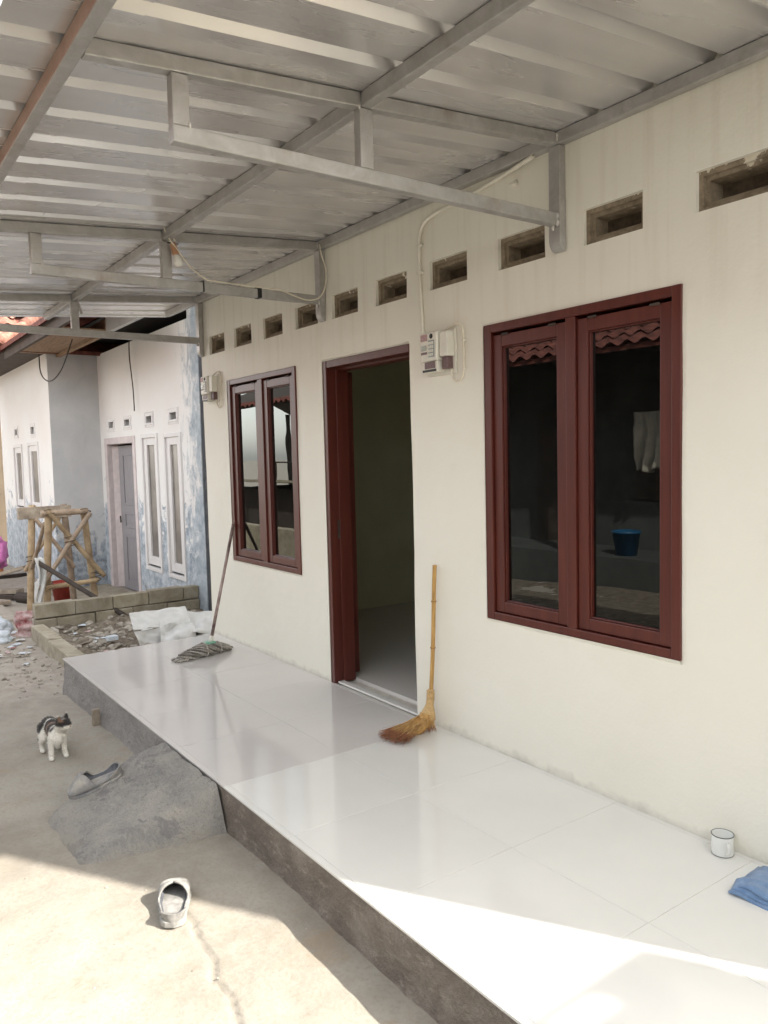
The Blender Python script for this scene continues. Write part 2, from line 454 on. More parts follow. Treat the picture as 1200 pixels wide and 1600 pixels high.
    M['stone'] = simple('stone', (.32, .28, .23), .9, .4, 9, .5, c2=(.50, .46, .40))
    M['soil'] = simple('rubble_soil', (.16, .125, .09), .95, .5, 14, .8, .02, c2=(.30, .25, .19), world=True)
    M['bamboo_old'] = simple('bamboo_old', (.30, .20, .115), .65, .35, 7, .25, c2=(.46, .345, .215), rnd=.2)
    M['bamboo_dull'] = simple('bamboo_dull', (.26, .18, .125), .7, .35, 7, .25, c2=(.40, .31, .23), rnd=.2)
    M['rope'] = simple('rope', (.12, .09, .06), .9, .3, 60, .3)
    M['sack'] = simple('white_sack', (.66, .66, .645), .55, .08, 10, .2, c2=(.76, .76, .75))
    M['plastic_bag'] = simple('plastic_bag', (.60, .66, .72), .3, .12, 10, .2)
    M['red_pack'] = simple('red_packet', (.40, .03, .045), .35, .3, 14, .1, c2=(.70, .62, .60))
    M['pink_bag'] = simple('pink_bag', (.55, .16, .40), .45, .2, 12, .2)
    M['red_bucket'] = simple('red_bucket', (.30, .035, .022), .45, .2, 12, .1)
    M['blue_bucket'] = simple('blue_bucket', (.015, .09, .19), .4, .1, 10, 0)
    M['yellow_wall'] = simple('ochre_wall', (.09, .068, .045), .85, .15, 3, .2)
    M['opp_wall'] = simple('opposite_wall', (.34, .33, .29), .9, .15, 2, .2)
    M['opp_shaded'] = simple('opposite_shaded_wall', (.07, .075, .07), .9, .25, 2, .1)  # deep porch shade put into the colour of wall and slab
    M['shirt'] = simple('shirt_cloth', (.40, .37, .31), .9, .2, 8, .2)
    M['east_wall'] = simple('east_wall', (.62, .58, .50), .85, .1, 2, .2)
    M['leaf'] = simple('leaf', (.06, .11, .03), .6, .5, 6, 0)
    # fur: colours from the vertex attribute
    t = NT('fur'); a = t.n('VertexColor', layer_name='fur'); f = t.noise(t.coord(False, (1, 1, 1)), 160, 3)
    t.col(t.mix(1.0, a.outputs[0], t.ramp(f, [(.3, .72), (.7, 1.1)]), 'MULTIPLY')); t.rough(.85); t.bump(f, .6, .004)
    t.b.inputs['Sheen Weight'].default_value = .25; M['fur'] = t.m
build_materials()

# ================================================================== GROUND
def gh(x, y):
    if x > 0: b = -.205
    elif x > -2: b = -.205 - .035 * smooth(0, -2, x)
    elif x > -5.4: b = -.24 - .13 * smooth(-2, -5.4, x)
    else: b = -.37 - .06 * smooth(-5.4, -6.4, x)
    return b
CRACK = [(.50, -1.64), (.58, -1.647), (.66, -1.665), (.749, -1.673), (.82, -1.668), (.87, -1.69), (.93, -1.715), (.972, -1.707), (1.02, -1.70), (1.066, -1.712), (1.11, -1.725), (1.16, -1.734), (1.25, -1.75)]
def crack(x, y):
    best = 9
    if x < .48 or x > 1.27 or y > -1.55 or y < -1.85: return 0
    for i in range(len(CRACK) - 1):
        a = CRACK[i]; b = CRACK[i + 1]
        if x < a[0] - .03 or x > b[0] + .03: continue
        dx = b[0] - a[0]; dy = b[1] - a[1]
        t = max(0, min(1, ((x - a[0]) * dx + (y - a[1]) * dy) / (dx * dx + dy * dy)))
        best = min(best, math.hypot(x - a[0] - t * dx, y - a[1] - t * dy))
    wd = .006 + .004 * nz(x * 14, y * 14) + .003 * smooth(.5, .9, x)
    return -.012 * (1 - smooth(wd * .5, wd + .006, best))
def ground_z(x, y):
    near = 1 - smooth(4, 14, math.hypot(x, y + 1))
    z = gh(x, y) + near * (.010 * fbm(x * 1.3, y * 1.3, 3) + .0045 * fbm(x * 6, y * 6, 9))
    rough = smooth(-1.8, -3.6, x) * near
    z += rough * (.018 * fbm(x * 3.5, y * 3.5, 5) + .008 * fbm(x * 11, y * 11, 2))
    z += .05 * math.exp(-((x + 5.5) ** 2 + (y + 1.25) ** 2) / .35)
    return z + crack(x, y)
def axis_pts(segs):
    out = []
    for (a, b, st) in segs:
        n = max(1, round((b - a) / st)); out += [a + (b - a) * i / n for i in range(n)]
    out.append(segs[-1][1]); return out
gx = axis_pts([(-400, -60, 40), (-60, -16, 4), (-16, -7, .5), (-7, -2.6, .05), (-2.6, -.9, .03), (-.9, 1.75, .0115), (1.75, 4, .1), (4, 12, 1), (12, 60, 6), (60, 400, 40)])
gy = axis_pts([(-400, -60, 40), (-60, -12, 4), (-12, -4, .5), (-4, -2.6, .08), (-2.6, -1.15, .0115), (-1.15, 1.0, .06), (1.0, 8, .7), (8, 60, 6), (60, 400, 40)])
gmb = MB()
gv = [(x, y, ground_z(x, y)) for y in gy for x in gx]
nxg = len(gx)
gmb.add(gv, [(j * nxg + i, j * nxg + i + 1, (j + 1) * nxg + i + 1, (j + 1) * nxg + i) for j in range(len(gy) - 1) for i in range(nxg - 1)])
ground = gmb.build('ground', M['ground'], smooth=True, fixn=False)
kind(ground, 'structure', 'sandy concrete yard with a winding crack')

# ================================================================== PORCH
PX0, PX1, PY = -2.955, 3.03, -1.255
porch = empty('porch_floor', (0, 0, 0)); kind(porch, 'structure', 'raised tiled porch with cement plinth')
def plinth_fn():
    mb = MB(); n = 130
    xs = [PX0 + (PX1 - PX0) * i / n for i in range(n + 1)]
    vs = []; fs = []
    zs = [-.011, -.05, -.09, -.13, -.17, -.21, -.25, -.34]
    for x in xs:
        for k, z in enumerate(zs):
            off = .010 * fbm(x * 3, z * 9, 1) + .006 * fbm(x * 14, z * 20, 4) + (.0 if k < 5 else -.006 * k * .4)
            vs.append((x, PY + .006 + off * (1 if k else .15), z))
    nz_ = len(zs)
    for i in range(n):
        for k in range(nz_ - 1):
            a = i * nz_ + k; fs.append((a, a + nz_, a + nz_ + 1, a + 1))
    mb.add(vs, fs)
    # west end and body
    vs = []; fs = []
    m2 = 26
    for j in range(m2 + 1):
        y = PY + .01 + (0 - PY) * j / m2
        for k, z in enumerate(zs):
            vs.append((PX0 + .006 + .008 * fbm(y * 4, z * 9, 7) * (1 if k else .2), y, z))
    for j in range(m2):
        for k in range(nz_ - 1):
            a = j * nz_ + k; fs.append((a, a + 1, a + nz_ + 1, a + nz_))
    mb.add(vs, fs)
    mb.box(PX0 + .03, PX1, PY + .03, .14, -.34, -.0125)
    return mb
plinth_fn().build('plinth', M['render'], porch, smooth=True)
MB().box(PX0 + .004, PX1, PY + .004, .0, -.0125, -.0022).build('grout_bed', M['grout'], porch)
tile_cache = {}
def tile(x0, x1, y0, y1, mt):
    k = (round(x1 - x0, 4), round(y1 - y0, 4), mt)
    if k not in tile_cache:
        g = .0009; me = MB().box(g, x1 - x0 - g, g, y1 - y0 - g, -.009, 0).mesh('tile')
        me.materials.append(M[mt]); tile_cache[k] = me
    o = link('tile', tile_cache[k], porch, .0008, (x0, y0, random.uniform(-.0003, .0003)))
ycuts = [PY, -1.225, -.625, -.025, .0]
xr = [0, .6, 1.2, 1.8, 2.4, 3.0, 3.03]
xl = [PX0, -2.4, -1.8, -1.2, -.6, 0]
for xs_, mt in ((xr, 'tile_white'), (xl, 'tile_rose')):
    for i in range(len(xs_) - 1):
        for j in range(len(ycuts) - 1):
            tile(xs_[i], xs_[i + 1], ycuts[j], ycuts[j + 1], mt)

# ================================================================== CEMENT RAMP
def ramp_z(x, y):
    t = (-1.265 - y) / .66
    top = -.014 - .205 * max(t, 0) + .008 * math.sin(t * 3.1)
    xl = -.90 + .20 * max(0, t) ** 2.5 + .05 * nz(y * 6, 2)
    lw = smooth(xl, xl + .13, x)                       # thins out to the west
    xe = .01 - .09 * t + .012 * nz(y * 9, 5)
    rw = 1 - smooth(xe - .085, xe + .055, x)
    g = gh(x, y) - .022
    z = g + (top - g) * lw * rw
    z += (.012 * fbm(x * 4, y * 4, 3) + .007 * fbm(x * 15, y * 15, 8) + .008 * abs(nz(x * 9 + y * 4, y * 14, 5)) + .0035 * fbm(x * 45, y * 45, 1)) * min(1, 1.2 * lw * rw)
    return z - .05 * smooth(.90 + .06 * nz(x * 6, 4), 1.0, t)
def ramp_mb():
    mb = MB(); mb.grid(220, 120, lambda u, v: (lambda x, y: (x, y, ramp_z(x, y)))(-1.45 + u * 1.55, -1.262 - v * .66)); return mb
ramp = ramp_mb().build('cement_ramp', M['ramp'], smooth=True); kind(ramp, 'structure', 'rough grey cement ramp against the porch')

# ================================================================== THE HOUSE
house = empty('house', (0, 0, -.2)); tag(house, 'single-storey cream house with maroon windows and open doorway', 'house')
def hb(mb, name, mt, parent=house, **k):
    o = mb.build(name, mt, None, **k)
    o.parent = parent
    if parent is house: o.location = o.location - Vector((0, 0, -.2))
    return o
vents_x = [1.551, 1.032, .524, .013, -.480, -.955, -1.420, -1.900, -2.388, -2.860]
WX0, WX1, WZ1, WT = -3.03, 3.03, 2.98, .15
holes = [(v, v + .293, 2.338, 2.484) for v in vents_x] + [(2.07, 2.363, 2.338, 2.484), (2.58, 2.873, 2.338, 2.484)]
DOOR = (-1.078, -.172, -.01, 2.088); holes.append(DOOR)
WR = (.425, 1.50, .666, 2.095); WL = (-2.53, -1.44, .672, 2.10)
holes += [WR, WL]
def wall_with_holes(x0, x1, z0, z1, holes, y0, y1, wav=0.0):
    xs = sorted(set([x0, x1] + [h[0] for h in holes] + [h[1] for h in holes] + [x0 + (x1 - x0) * i / 60 for i in range(1, 60)]))
    zs = sorted(set([z0, z1] + [h[2] for h in holes] + [h[3] for h in holes] + [z0 + (z1 - z0) * i / 28 for i in range(1, 28)]))
    xs = [x for i, x in enumerate(xs) if i == 0 or x - xs[i - 1] > 1e-4]; zs = [z for i, z in enumerate(zs) if i == 0 or z - zs[i - 1] > 1e-4]
    def inh(x, z): return any(h[0] < x < h[1] and h[2] < z < h[3] for h in holes)
    mb = MB(); nx = len(xs); idx = {}
    cell = [[not inh((xs[i] + xs[i + 1]) / 2, (zs[k] + zs[k + 1]) / 2) for k in range(len(zs) - 1)] for i in range(nx - 1)]
    for i, x in enumerate(xs):
        for k, z in enumerate(zs):
            idx[i, k, 0] = len(mb.v); mb.v.append((x, y0 + wav * fbm(x * 1.2, z * 1.2, 2), z))
            idx[i, k, 1] = len(mb.v); mb.v.append((x, y1, z))
    def face(*q): mb.f.append(q); mb.mi.append(0)
    for i in range(nx - 1):
        for k in range(len(zs) - 1):
            if not cell[i][k]: continue
            face(idx[i, k, 0], idx[i + 1, k, 0], idx[i + 1, k + 1, 0], idx[i, k + 1, 0])
            face(idx[i, k, 1], idx[i, k + 1, 1], idx[i + 1, k + 1, 1], idx[i + 1, k, 1])
            if i == 0 or not cell[i - 1][k]: face(idx[i, k, 0], idx[i, k + 1, 0], idx[i, k + 1, 1], idx[i, k, 1])
            if i == nx - 2 or not cell[i + 1][k]: face(idx[i + 1, k, 0], idx[i + 1, k, 1], idx[i + 1, k + 1, 1], idx[i + 1, k + 1, 0])
            if k == 0 or not cell[i][k - 1]: face(idx[i, k, 0], idx[i, k, 1], idx[i + 1, k, 1], idx[i + 1, k, 0])
            if k == len(zs) - 2 or not cell[i][k + 1]: face(idx[i, k + 1, 0], idx[i + 1, k + 1, 0], idx[i + 1, k + 1, 1], idx[i, k + 1, 1])
    return mb
hb(wall_with_holes(WX0, WX1, -.22, WZ1, holes, 0, WT, .006), 'front_wall', M['cream'], fixn=False)
# remaining shell
hb(MB().box(WX0, WX0 + .12, WT + .002, 5.0, -.34, WZ1), 'west_wall', M['interior'])
hb(MB().box(WX1 - .12, WX1, WT + .002, 5.0, -.34, WZ1), 'east_wall', M['cream'])
hb(MB().box(WX0 + .121, WX1 - .121, 4.88, 5.0, -.34, WZ1), 'back_wall', M['interior'])
hb(MB().box(.12, .22, WT + .002, 4.87, -.2, WZ1), 'partition_wall', M['interior'])
hb(MB().box(WX0 + .122, WX1 - .122, WT + .004, 4.87, -.3, .012), 'room_floor', M['tile_rose'])
hb(MB().box(WX0 + .001, WX1 - .001, .001, 4.999, WZ1 + .002, WZ1 + .05), 'ceiling', M['interior'])
rf = MB(); rf.prism([(-.02, 3.035), (2.5, 5.3), (5.3, 3.0), (5.3, 3.1), (2.5, 5.42), (-.02, 3.13)], 0, WX0 - .1, WX1 + .06)
hb(rf, 'roof', M['clay'])
hb(MB().prism([(.05, 3.04), (4.95, 3.04), (2.5, 5.2)], 0, WX0 + .05, WX0 + .15), 'gable', M['cream'])
hb(MB().prism([(.05, 3.04), (4.95, 3.04), (2.5, 5.2)], 0, WX1 - .15, WX1 - .05), 'gable', M['cream'])

# ventilation blocks
def vent_mesh():
    mb = MB(); w, h = .293, .146
    def ring(a0, a1, y0, y1):   # rectangular funnel ring between inset a0 (front) and a1 (back)
        A = [(a0, y0, a0), (w - a0, y0, a0), (w - a0, y0, h - a0), (a0, y0, h - a0)]
        B = [(a1, y1, a1), (w - a1, y1, a1), (w - a1, y1, h - a1), (a1, y1, h - a1)]
        mb.add(A + B, [(i, (i + 1) % 4, (i + 1) % 4 + 4, i + 4) for i in range(4)])
    ring(.000, .018, .020, .021); ring(.018, .020, .021, .036); ring(.020, .034, .036, .037); ring(.034, .042, .037, .11)
    mb.add([(.04, .108, .04), (w - .04, .108, .04), (w - .04, .108, h - .04), (.04, .108, h - .04)], [(0, 1, 2, 3)], 1)
    return mb
vm = vent_mesh().mesh('vent_block', fixn=False); vm.materials.append(M['vent']); vm.materials.append(simple('vent_inside', (.085, .064, .042), .95, .4, 30, .4))
for v in vents_x + [2.07, 2.58]:
    o = link('vent_block', vm, house, 0, (v, 0, 2.338 + .2))

# windows
def window(W, name, sash_split, glass):
    x0, x1, z0, z1 = W
    fr = MB(); fw = .048
    yF, yB = -.010, .10
    fr.box(x0, x0 + fw, yF, yB, z0, z1); fr.box(x1 - fw + .006, x1, yF, yB, z0, z1)
    fr.box(x0 + fw, x1 - fw + .006, yF + .001, yB, z1 - fw + .008, z1); fr.box(x0 + fw, x1 - fw + .006, yF + .001, yB, z0, z0 + fw - .010)
    fr.box(sash_split[0], sash_split[1], yF + .003, yB, z0 + fw - .010, z1 - fw + .008)
    w = hb(fr, name, M['maroon'], bevel=.003)
    for (a, b) in ((x0 + fw, sash_split[0]), (sash_split[1], x1 - fw + .006)):
        s = MB(); g = .004; st = .056
        a += g; b -= g; c0 = z0 + fw - .006; c1 = z1 - fw - .006
        y0, y1 = .004, .042
        s.box(a, a + st, y0, y1, c0, c1); s.box(b - st, b, y0, y1, c0, c1)
        s.box(a + st, b - st, y0 + .0006, y1, c1 - st, c1); s.box(a + st, b - st, y0 + .0006, y1, c0, c0 + st - .004)
        # glazing bead
        i0, i1, k0, k1 = a + st, b - st, c0 + st - .004, c1 - st
        s.box(i0, i0 + .007, y0 + .010, y1 - .002, k0, k1); s.box(i1 - .007, i1, y0 + .010, y1 - .002, k0, k1)
        s.box(i0 + .007, i1 - .007, y0 + .010, y1 - .002, k1 - .007, k1); s.box(i0 + .007, i1 - .007, y0 + .010, y1 - .002, k0, k0 + .007)
        so_ = s.build('sash', M['maroon'], None, bevel=.003); so_.parent = w
        p = MB().box(i0 + .002, i1 - .002, y1 - .012, y1 - .008, k0 + .002, k1 - .002).build('pane', M['pane'], None); p.parent = w
        for hx in (a + .06, b - .10):
            hg = MB().box(hx, hx + .045, y0 - .005, y0 - .001, c1 - .006, c1 + .004).build('hinge', M['wood_dark'], None); hg.parent = w
    return w
window(WR, 'window', (.935, .988), None)['label'] = 'large maroon casement window right of the doorway'
window(WL, 'window', (-2.014, -1.940), None)['label'] = 'maroon casement window left of the doorway'
# door frame (right jamb is buried behind plaster)
df = MB(); a, b, z0, z1 = DOOR
df.box(a, a + .040, -.008, .152, .0, z1); df.box(a + .045, b, -.007, .15, z1 - .045, z1); df.box(b - .004, b + .02, .03, .15, .0, z1 - .045)
df.box(a + .040, a + .048, .06, .152, .0, z1 - .045); df.box(a + .062, b - .004, .06, .15, z1 - .06, z1 - .045)
dfo = hb(df, 'door_frame', M['maroon'], bevel=.003)
MB().box(a + .045, a + .05, .045, .058, .95, 1.07).build('strike_plate', M['wood_dark'], dfo)
hb(MB().box(a + .046, b - .006, .012, .06, .0, .014).add([], []), 'threshold', M['tile_white'], bevel=.004)
def lip(segs, seed):
    mb = MB(); r_ = random.Random(seed)
    for (xa, za, xb_, zb_) in segs:
        n = max(2, int(math.hypot(xb_ - xa, zb_ - za) / .02)); dx, dz = xb_ - xa, zb_ - za; L_ = math.hypot(dx, dz); ox, oz = dz / L_, -dx / L_
        vs = []
        for i in range(n + 1):
            t = i / n; w_ = .003 + .006 * max(0, nz(t * 14, seed * 3.1) + .25) + .003 * r_.random(); px3 = xa + dx * t; pz3 = za + dz * t
            vs += [(px3 - ox * .001, -.0125, pz3 - oz * .001), (px3 + ox * w_, -.010 + .002 * r_.random(), pz3 + oz * w_), (px3 + ox * (w_ + .012), .006, pz3 + oz * (w_ + .012))]
        mb.add(vs, [q for i in range(n) for q in ((3 * i, 3 * i + 3, 3 * i + 4, 3 * i + 1), (3 * i + 1, 3 * i + 4, 3 * i + 5, 3 * i + 2))])
    return mb
for sd3, (x0_, x1_, z0_, z1_) in ((1, WR), (2, WL)):
    hb(lip([(x0_, z1_, x0_, z0_), (x0_, z0_, x1_, z0_)], sd3), 'plaster_edge', M['cream'], fixn=False, smooth=True)
hb(lip([(a, z1, a, .0), (b, z1, a, z1)], 5), 'plaster_edge', M['cream'], fixn=False, smooth=True)
# open door leaf inside, folded back against the front wall
dl = MB(); dl.box(a - .82, a - .005, WT + .03, WT + .07, .03, 2.03)
for (p0, p1) in ((.15, .85), (1.0, 1.9)):
    dl.box(a - .72, a - .10, WT + .069, WT + .085, p0, p1)
dlo = hb(dl, 'door_leaf', M['maroon'], bevel=.003)

# ================================================================== CANOPY
canopy = empty('porch_canopy', (0, 0, 2.3)); tag(canopy, 'galvanised tube canopy with ribbed metal sheets over the porch', 'canopy')
CZ = Vector((0, 0, 2.3))
def cb(mb, name, mt, **k):
    o = mb.build(name, mt, None, **k); o.parent = canopy; o.location = -CZ; return o
SL = .077
def rz(y): return 2.83 + SL * y            # top of the steel at depth y
RX0, RX1, RY = -4.02, 2.62, -2.20
trs = [2.50, .910, -1.055, -3.0]
T = .042; H = .052
# purlins along the house
for y, x0_, nm in ((-.024, -3.72, 'wall_beam'), (-1.02, -3.90, 'purlin')):
    cb(MB().box(x0_, RX1 - .03, y - T / 2, y + T / 2, rz(y) - H, rz(y) - .001), nm, M['galv'], bevel=.004)
yo = -2.0
cb(MB().box(-3.90, RX1 - .03, yo - .021, yo + .021, rz(yo) - H, rz(yo) - .001), 'outer_beam', M['galv'], bevel=.004)
cb(MB().box(-3.89, RX1 - .031, yo - .0235, yo - .0212, rz(yo) - H + .004, rz(yo) - .005), 'brown_strip', M['orange_brown'])  # orange-brown strip on the beam's outer face
for k, x in enumerate(trs):
    for (y0_, y1_) in ((-.046, -.999), (-1.041, yo + .0215)):
        cb(MB().beam((x, y0_, rz(y0_) - H / 2 - .001), (x, y1_, rz(y1_) - H / 2 - .001), T, H - .002), 'rafter', M['galv'], bevel=.004)
    zb = 2.468
    cb(MB().box(x - T / 2, x + T / 2, -1.728, -.042, zb - .026, zb + .026), 'tie_bar', M['galv'], bevel=.004)
    cb(MB().box(x - T / 2 + .001, x + T / 2 - .001, -1.727, -1.672, zb + .0262, rz(-1.70) - H - .002), 'end_strut', M['galv'], bevel=.003)
    cb(MB().box(x - T / 2 + .001, x + T / 2 - .001, -1.048, -.992, zb + .0262, rz(-1.02) - H - .002), 'middle_strut', M['galv'], bevel=.003)
    # wall post with a scooped lower end
    prof = [(-.0415, rz(-.03) - H - .002), (-.0415, 2.385)]
    for i in range(7):
        an = R(90 * i / 6); prof.append((-.0035 - .038 * math.cos(an), 2.385 - .048 * math.sin(an)))
    prof.append((-.0035, rz(-.03) - H - .002))
    cb(MB().prism(prof, 0, x - .030, x + .030), 'wall_post', M['galv'], bevel=.002)
    for (wx, wy, wz, wr) in ((x + .022, -.046, rz(0) - .02, .006), (x + .022, -.046, rz(0) - .035, .006), (x + .021, -.999, rz(-1) - .03, .006), (x + .021, -.046, zb + .012, .007), (x + .021, -.045, zb - .018, .008), (x, -.048, zb - .032, .008), (x + .02, -1.05, rz(-1.05) - H, .005), (x + .02, -1.675, zb + .03, .006)):
        cb(MB().ell((wx, wy, wz), (wr, wr * .8, wr * 1.8), 5), 'weld_bead', M['weld'], smooth=True)
# slotted straps at far joints
for x in (-1.055, -3.0):
    cb(MB().beam((x + .02, -1.0, rz(-1) - .05), (x + .05, -.98, rz(-1) - .15), .006, .02), 'brace_strap', M['weld'])
# ribbed sheets, four ribs to a sheet, laid in two overlapping rows
def sheet(x0_, nribs, pitch, y0_, y1_, dz):
    prof = []
    for i in range(nribs):
        b = x0_ + i * pitch
        prof += [(b, 0), (b + pitch * .5 - .040, 0), (b + pitch * .5 - .016, .036), (b + pitch * .5 + .012, .036), (b + pitch * .5 + .032, 0)]
    prof.append((x0_ + nribs * pitch + .012, 0.0005))
    ny = 10; mb = MB(); n = len(prof)
    for j in range(ny):
        y = y0_ + (y1_ - y0_) * j / (ny - 1)
        for (x, z) in prof: mb.v.append((x, y, rz(y) + z + dz + .0003 * nz(x * 2, y * 3)))
    for j in range(ny - 1):
        for i in range(n - 1):
            mb.f.append((j * n + i, j * n + i + 1, (j + 1) * n + i + 1, (j + 1) * n + i)); mb.mi.append(0)
    return mb
pitch = .2545; xb = 1.392 - pitch / 2 + pitch * 7 - 0
xs0 = 1.392 - pitch * .5
i0 = math.floor((RX0 - xs0) / pitch); i1 = math.ceil((RX1 - xs0) / pitch)
k = i0; s = 0
while k < i1:
    n = min(4, i1 - k)
    o = cb(sheet(xs0 + k * pitch, n, pitch, -1.90, .10, .0015 + .0008 * (s % 2)), 'roof_sheet', M['zinc'], fixn=False)
    o2 = cb(sheet(xs0 + k * pitch, n, pitch, RY, -1.86, -.0022 + .0008 * (s % 2) + .0014), 'eave_sheet', M['zinc'], fixn=False)
    for q in (o, o2):
        so2 = q.modifiers.new('thick', 'SOLIDIFY'); so2.thickness = .0006; so2.offset = 1
    k += n; s += 1

# ================================================================== WALL SERVICES
pts = catmull([(.80, -.05, 2.765), (.60, -.018, 2.756), (.383, -.016, 2.733), (.12, -.016, 2.714), (.01, -.016, 2.695), (-.04, -.016, 2.65), (-.053, -.016, 2.58), (-.051, -.016, 2.395), (-.034, -.016, 2.125), (-.026, -.016, 1.955), (-.010, -.016, 1.918), (.03, -.016, 1.912)], 6)
cond = empty('cable_conduit', (-.05, 0, 1.9)); tag(cond, 'cream plastic conduit running from canopy down to the right meter', 'conduit')
o = MB().tube(pts, .010, 8).build('pipe', M['white_pvc'], None, smooth=True); o.parent = cond; o.location = -cond.location
for (x, z) in ((-.053, 2.58), (-.030, 1.965), (.64, 2.70), (-.052, 2.44)):
    c_ = MB().box(x - .016, x + .016, -.026, -.001, z - .006, z + .006)
    c_.ell((x + .018, -.016, z), (.008, .012, .008), 5)
    q = c_.build('clip', M['white_pvc'], None); q.parent = cond; q.location = -cond.location

def meter(x, z, label, cat='meter', s=1.0, wide=.135):
    """kWh meter on the wall: body, terminal cover, keypad, screen, breaker box, cable loop"""
    e = empty('electricity_meter', (x, 0, z)); tag(e, label, 'electricity meter')
    def p(mb, name, mt, **k): return mb.build(name, mt, e, **k)
    p(MB().box(-.012, wide + .075, -.012, -.001, -.015, .212), 'backboard', M['meter_white'], bevel=.003)
    body = MB().box(0, wide, -.075, -.0125, .055, .205); p(body, 'case', M['meter_white'], bevel=.010)
    p(MB().box(.004, wide - .004, -.066, -.0125, .0, .0545), 'terminal_cover', M['meter_white'], bevel=.006)
    p(MB().box(.030, wide - .022, -.069, -.0662, .018, .052), 'terminal_window', M['meter_dark'])
    p(MB().box(.010, .062, -.0775, -.0752, .160, .194), 'label_plate', M['meter_pink'])
    p(MB().box(.014, .055, -.0775, -.0752, .112, .138), 'screen', M['meter_lcd'])
    p(MB().box(.010, .060, -.0765, -.0752, .092, .104), 'label_strip', M['meter_dark'])
    kp = p(MB().box(.070, .118, -.0775, -.0752, .075, .160), 'keypad', M['meter_key'])
    ks = MB()
    for i in range(3):
        for j in range(4): ks.box(.0735 + i * .0145, .0845 + i * .0145, -.0800, -.0776, .080 + j * .0195, .0945 + j * .0195)
    p(ks, 'key', M['meter_white']).parent = kp
    p(MB().lathe([(0, .003), (.012, .003), (.013, 0)], 14, Matrix.Translation((.094, -.0752, .180)) @ Matrix.Rotation(R(90), 4, 'X')), 'seal', M['black'], smooth=True)
    p(MB().box(wide + .006, wide + .066, -.062, -.0125, .072, .198), 'breaker_box', M['meter_white'], bevel=.006)
    p(MB().box(wide + .010, wide + .056, -.048, -.0125, .010, .0715), 'breaker', M['meter_dark'], bevel=.003)
    p(MB().box(.010, .120, -.0672, -.0662, .002, .014), 'terminal_strip', M['black'])
    lp = catmull([(wide + .02, -.03, .205), (wide + .06, -.02, .225), (wide + .10, -.015, .228), (wide + .128, -.012, .205), (wide + .136, -.012, .15), (wide + .136, -.012, .03), (wide + .128, -.012, -.03), (wide + .10, -.012, -.055), (wide + .065, -.012, -.05), (wide + .048, -.014, -.02), (wide + .046, -.02, .02)], 5)
    p(MB().tube(lp, .0055, 8), 'cable_loop', M['cable'], smooth=True)
    for zz in (.14, -.0): p(MB().box(wide + .126, wide + .146, -.020, -.001, zz - .004, zz + .004), 'cable_clip', M['white_pvc'])
    return e
meter(.012, 1.905, 'white electricity meter with keypad between doorway and right window')
meter(-2.905, 1.955, 'white electricity meter at the far left end of the house wall')

# bulb hanging at the second truss
e = empty('light_bulb', (-1.0, -.98, 2.56)); tag(e, 'unlit white bulb in tan socket hanging from canopy purlin', 'light bulb')
dirv = (Vector((-1.0, -.965, 2.562)) - Vector((-1.0, -.998, 2.682))).normalized()
q = dirv.to_track_quat('Z', 'Y').to_matrix().to_4x4()
def lb(mb, n_, mt, **k):
    o = mb.build(n_, mt, None, **k); o.parent = e; o.location = -e.location; return o
base = Vector((-1.0, -.998, 2.682)); Mq = Matrix.Translation(base) @ q
lb(MB().lathe([(.0, 0), (.014, 0), (.018, .012), (.019, .05), (.021, .052), (.021, .064), (0, .064)], 16, Mq), 'socket', M['socket'], smooth=True)
lb(MB().lathe([(0, .0642), (.016, .0645), (.020, .072), (.0275, .085), (.030, .10), (.029, .112), (.022, .124), (.010, .130), (0, .131)], 16, Mq), 'bulb', M['bulb'], smooth=True)
lb(MB().box(-1.003, -.997, -1.03, -.965, 2.676, 2.682), 'hanger_wire', M['wood_dark'])
cp = catmull([(-.99, -.985, 2.69), (-.985, -1.008, 2.72), (-.985, -1.040, 2.765), (-.985, -1.044, 2.742), (-.985, -1.012, 2.685), (-.985, -.97, 2.635), (-.985, -.902, 2.555), (-.99, -.824, 2.508), (-1.0, -.76, 2.499), (-1.02, -.5, 2.499), (-1.02, -.33, 2.496), (-1.01, -.24, 2.470), (-1.0, -.15, 2.450), (-.995, -.07, 2.47), (-.985, -.03, 2.535), (-.985, -.018, 2.64), (-.99, -.045, 2.735), (-1.0, -.05, 2.80)], 6)
lb(MB().tube(cp, .0045, 7), 'cable', M['cable'], smooth=True)
for (y0_, y1_) in ((-.815, -.807), (-.470, -.444)):
    lb(MB().box(-1.079, -1.030, y0_, y1_, 2.4405, 2.5045), 'tape_band', M['black'])

# ================================================================== BROOM
e = empty('broom', (.03, -.05, 0)); tag(e, 'upright bamboo-handled straw broom leaning against the cream wall', 'broom')
top = Vector((.02, .018, .895)); bot = Vector((.0, -.012, .20))
def seg(t): return bot + (top - bot) * t + Vector((.004 * math.sin(t * 5), 0, 0))
mb = MB(); ps = []; rs = []
nodes = [.02, .36, .72]
for i in range(61):
    t = i / 60; ps.append(seg(t)); r_ = .0115
    for nn in nodes:
        r_ += .0025 * math.exp(-((t - nn) / .008) ** 2)
    rs.append(r_)
mb.tube(ps, rs, 12); mb.build('handle', M['bamboo'], e, smooth=True)
for nn in nodes[1:]:
    c_ = seg(nn); MB().tube([c_ - Vector((0, 0, .003)), c_ + Vector((0, 0, .003))], .0146, 12).build('handle_node', M['bamboo_node'], e, smooth=True)
mb = MB(); mb.tube([(0, -.012, .225), (0, -.013, .215), (-.002, -.014, .19), (-.002, -.016, .165), (-.003, -.02, .14), (-.004, -.024, .115), (-.006, -.03, .085), (-.007, -.034, .068)], [.013, .019, .0215, .021, .022, .030, .041, .045], 16)
bo = mb.build('binding', M['binding'], e, smooth=True)
rm = MB()
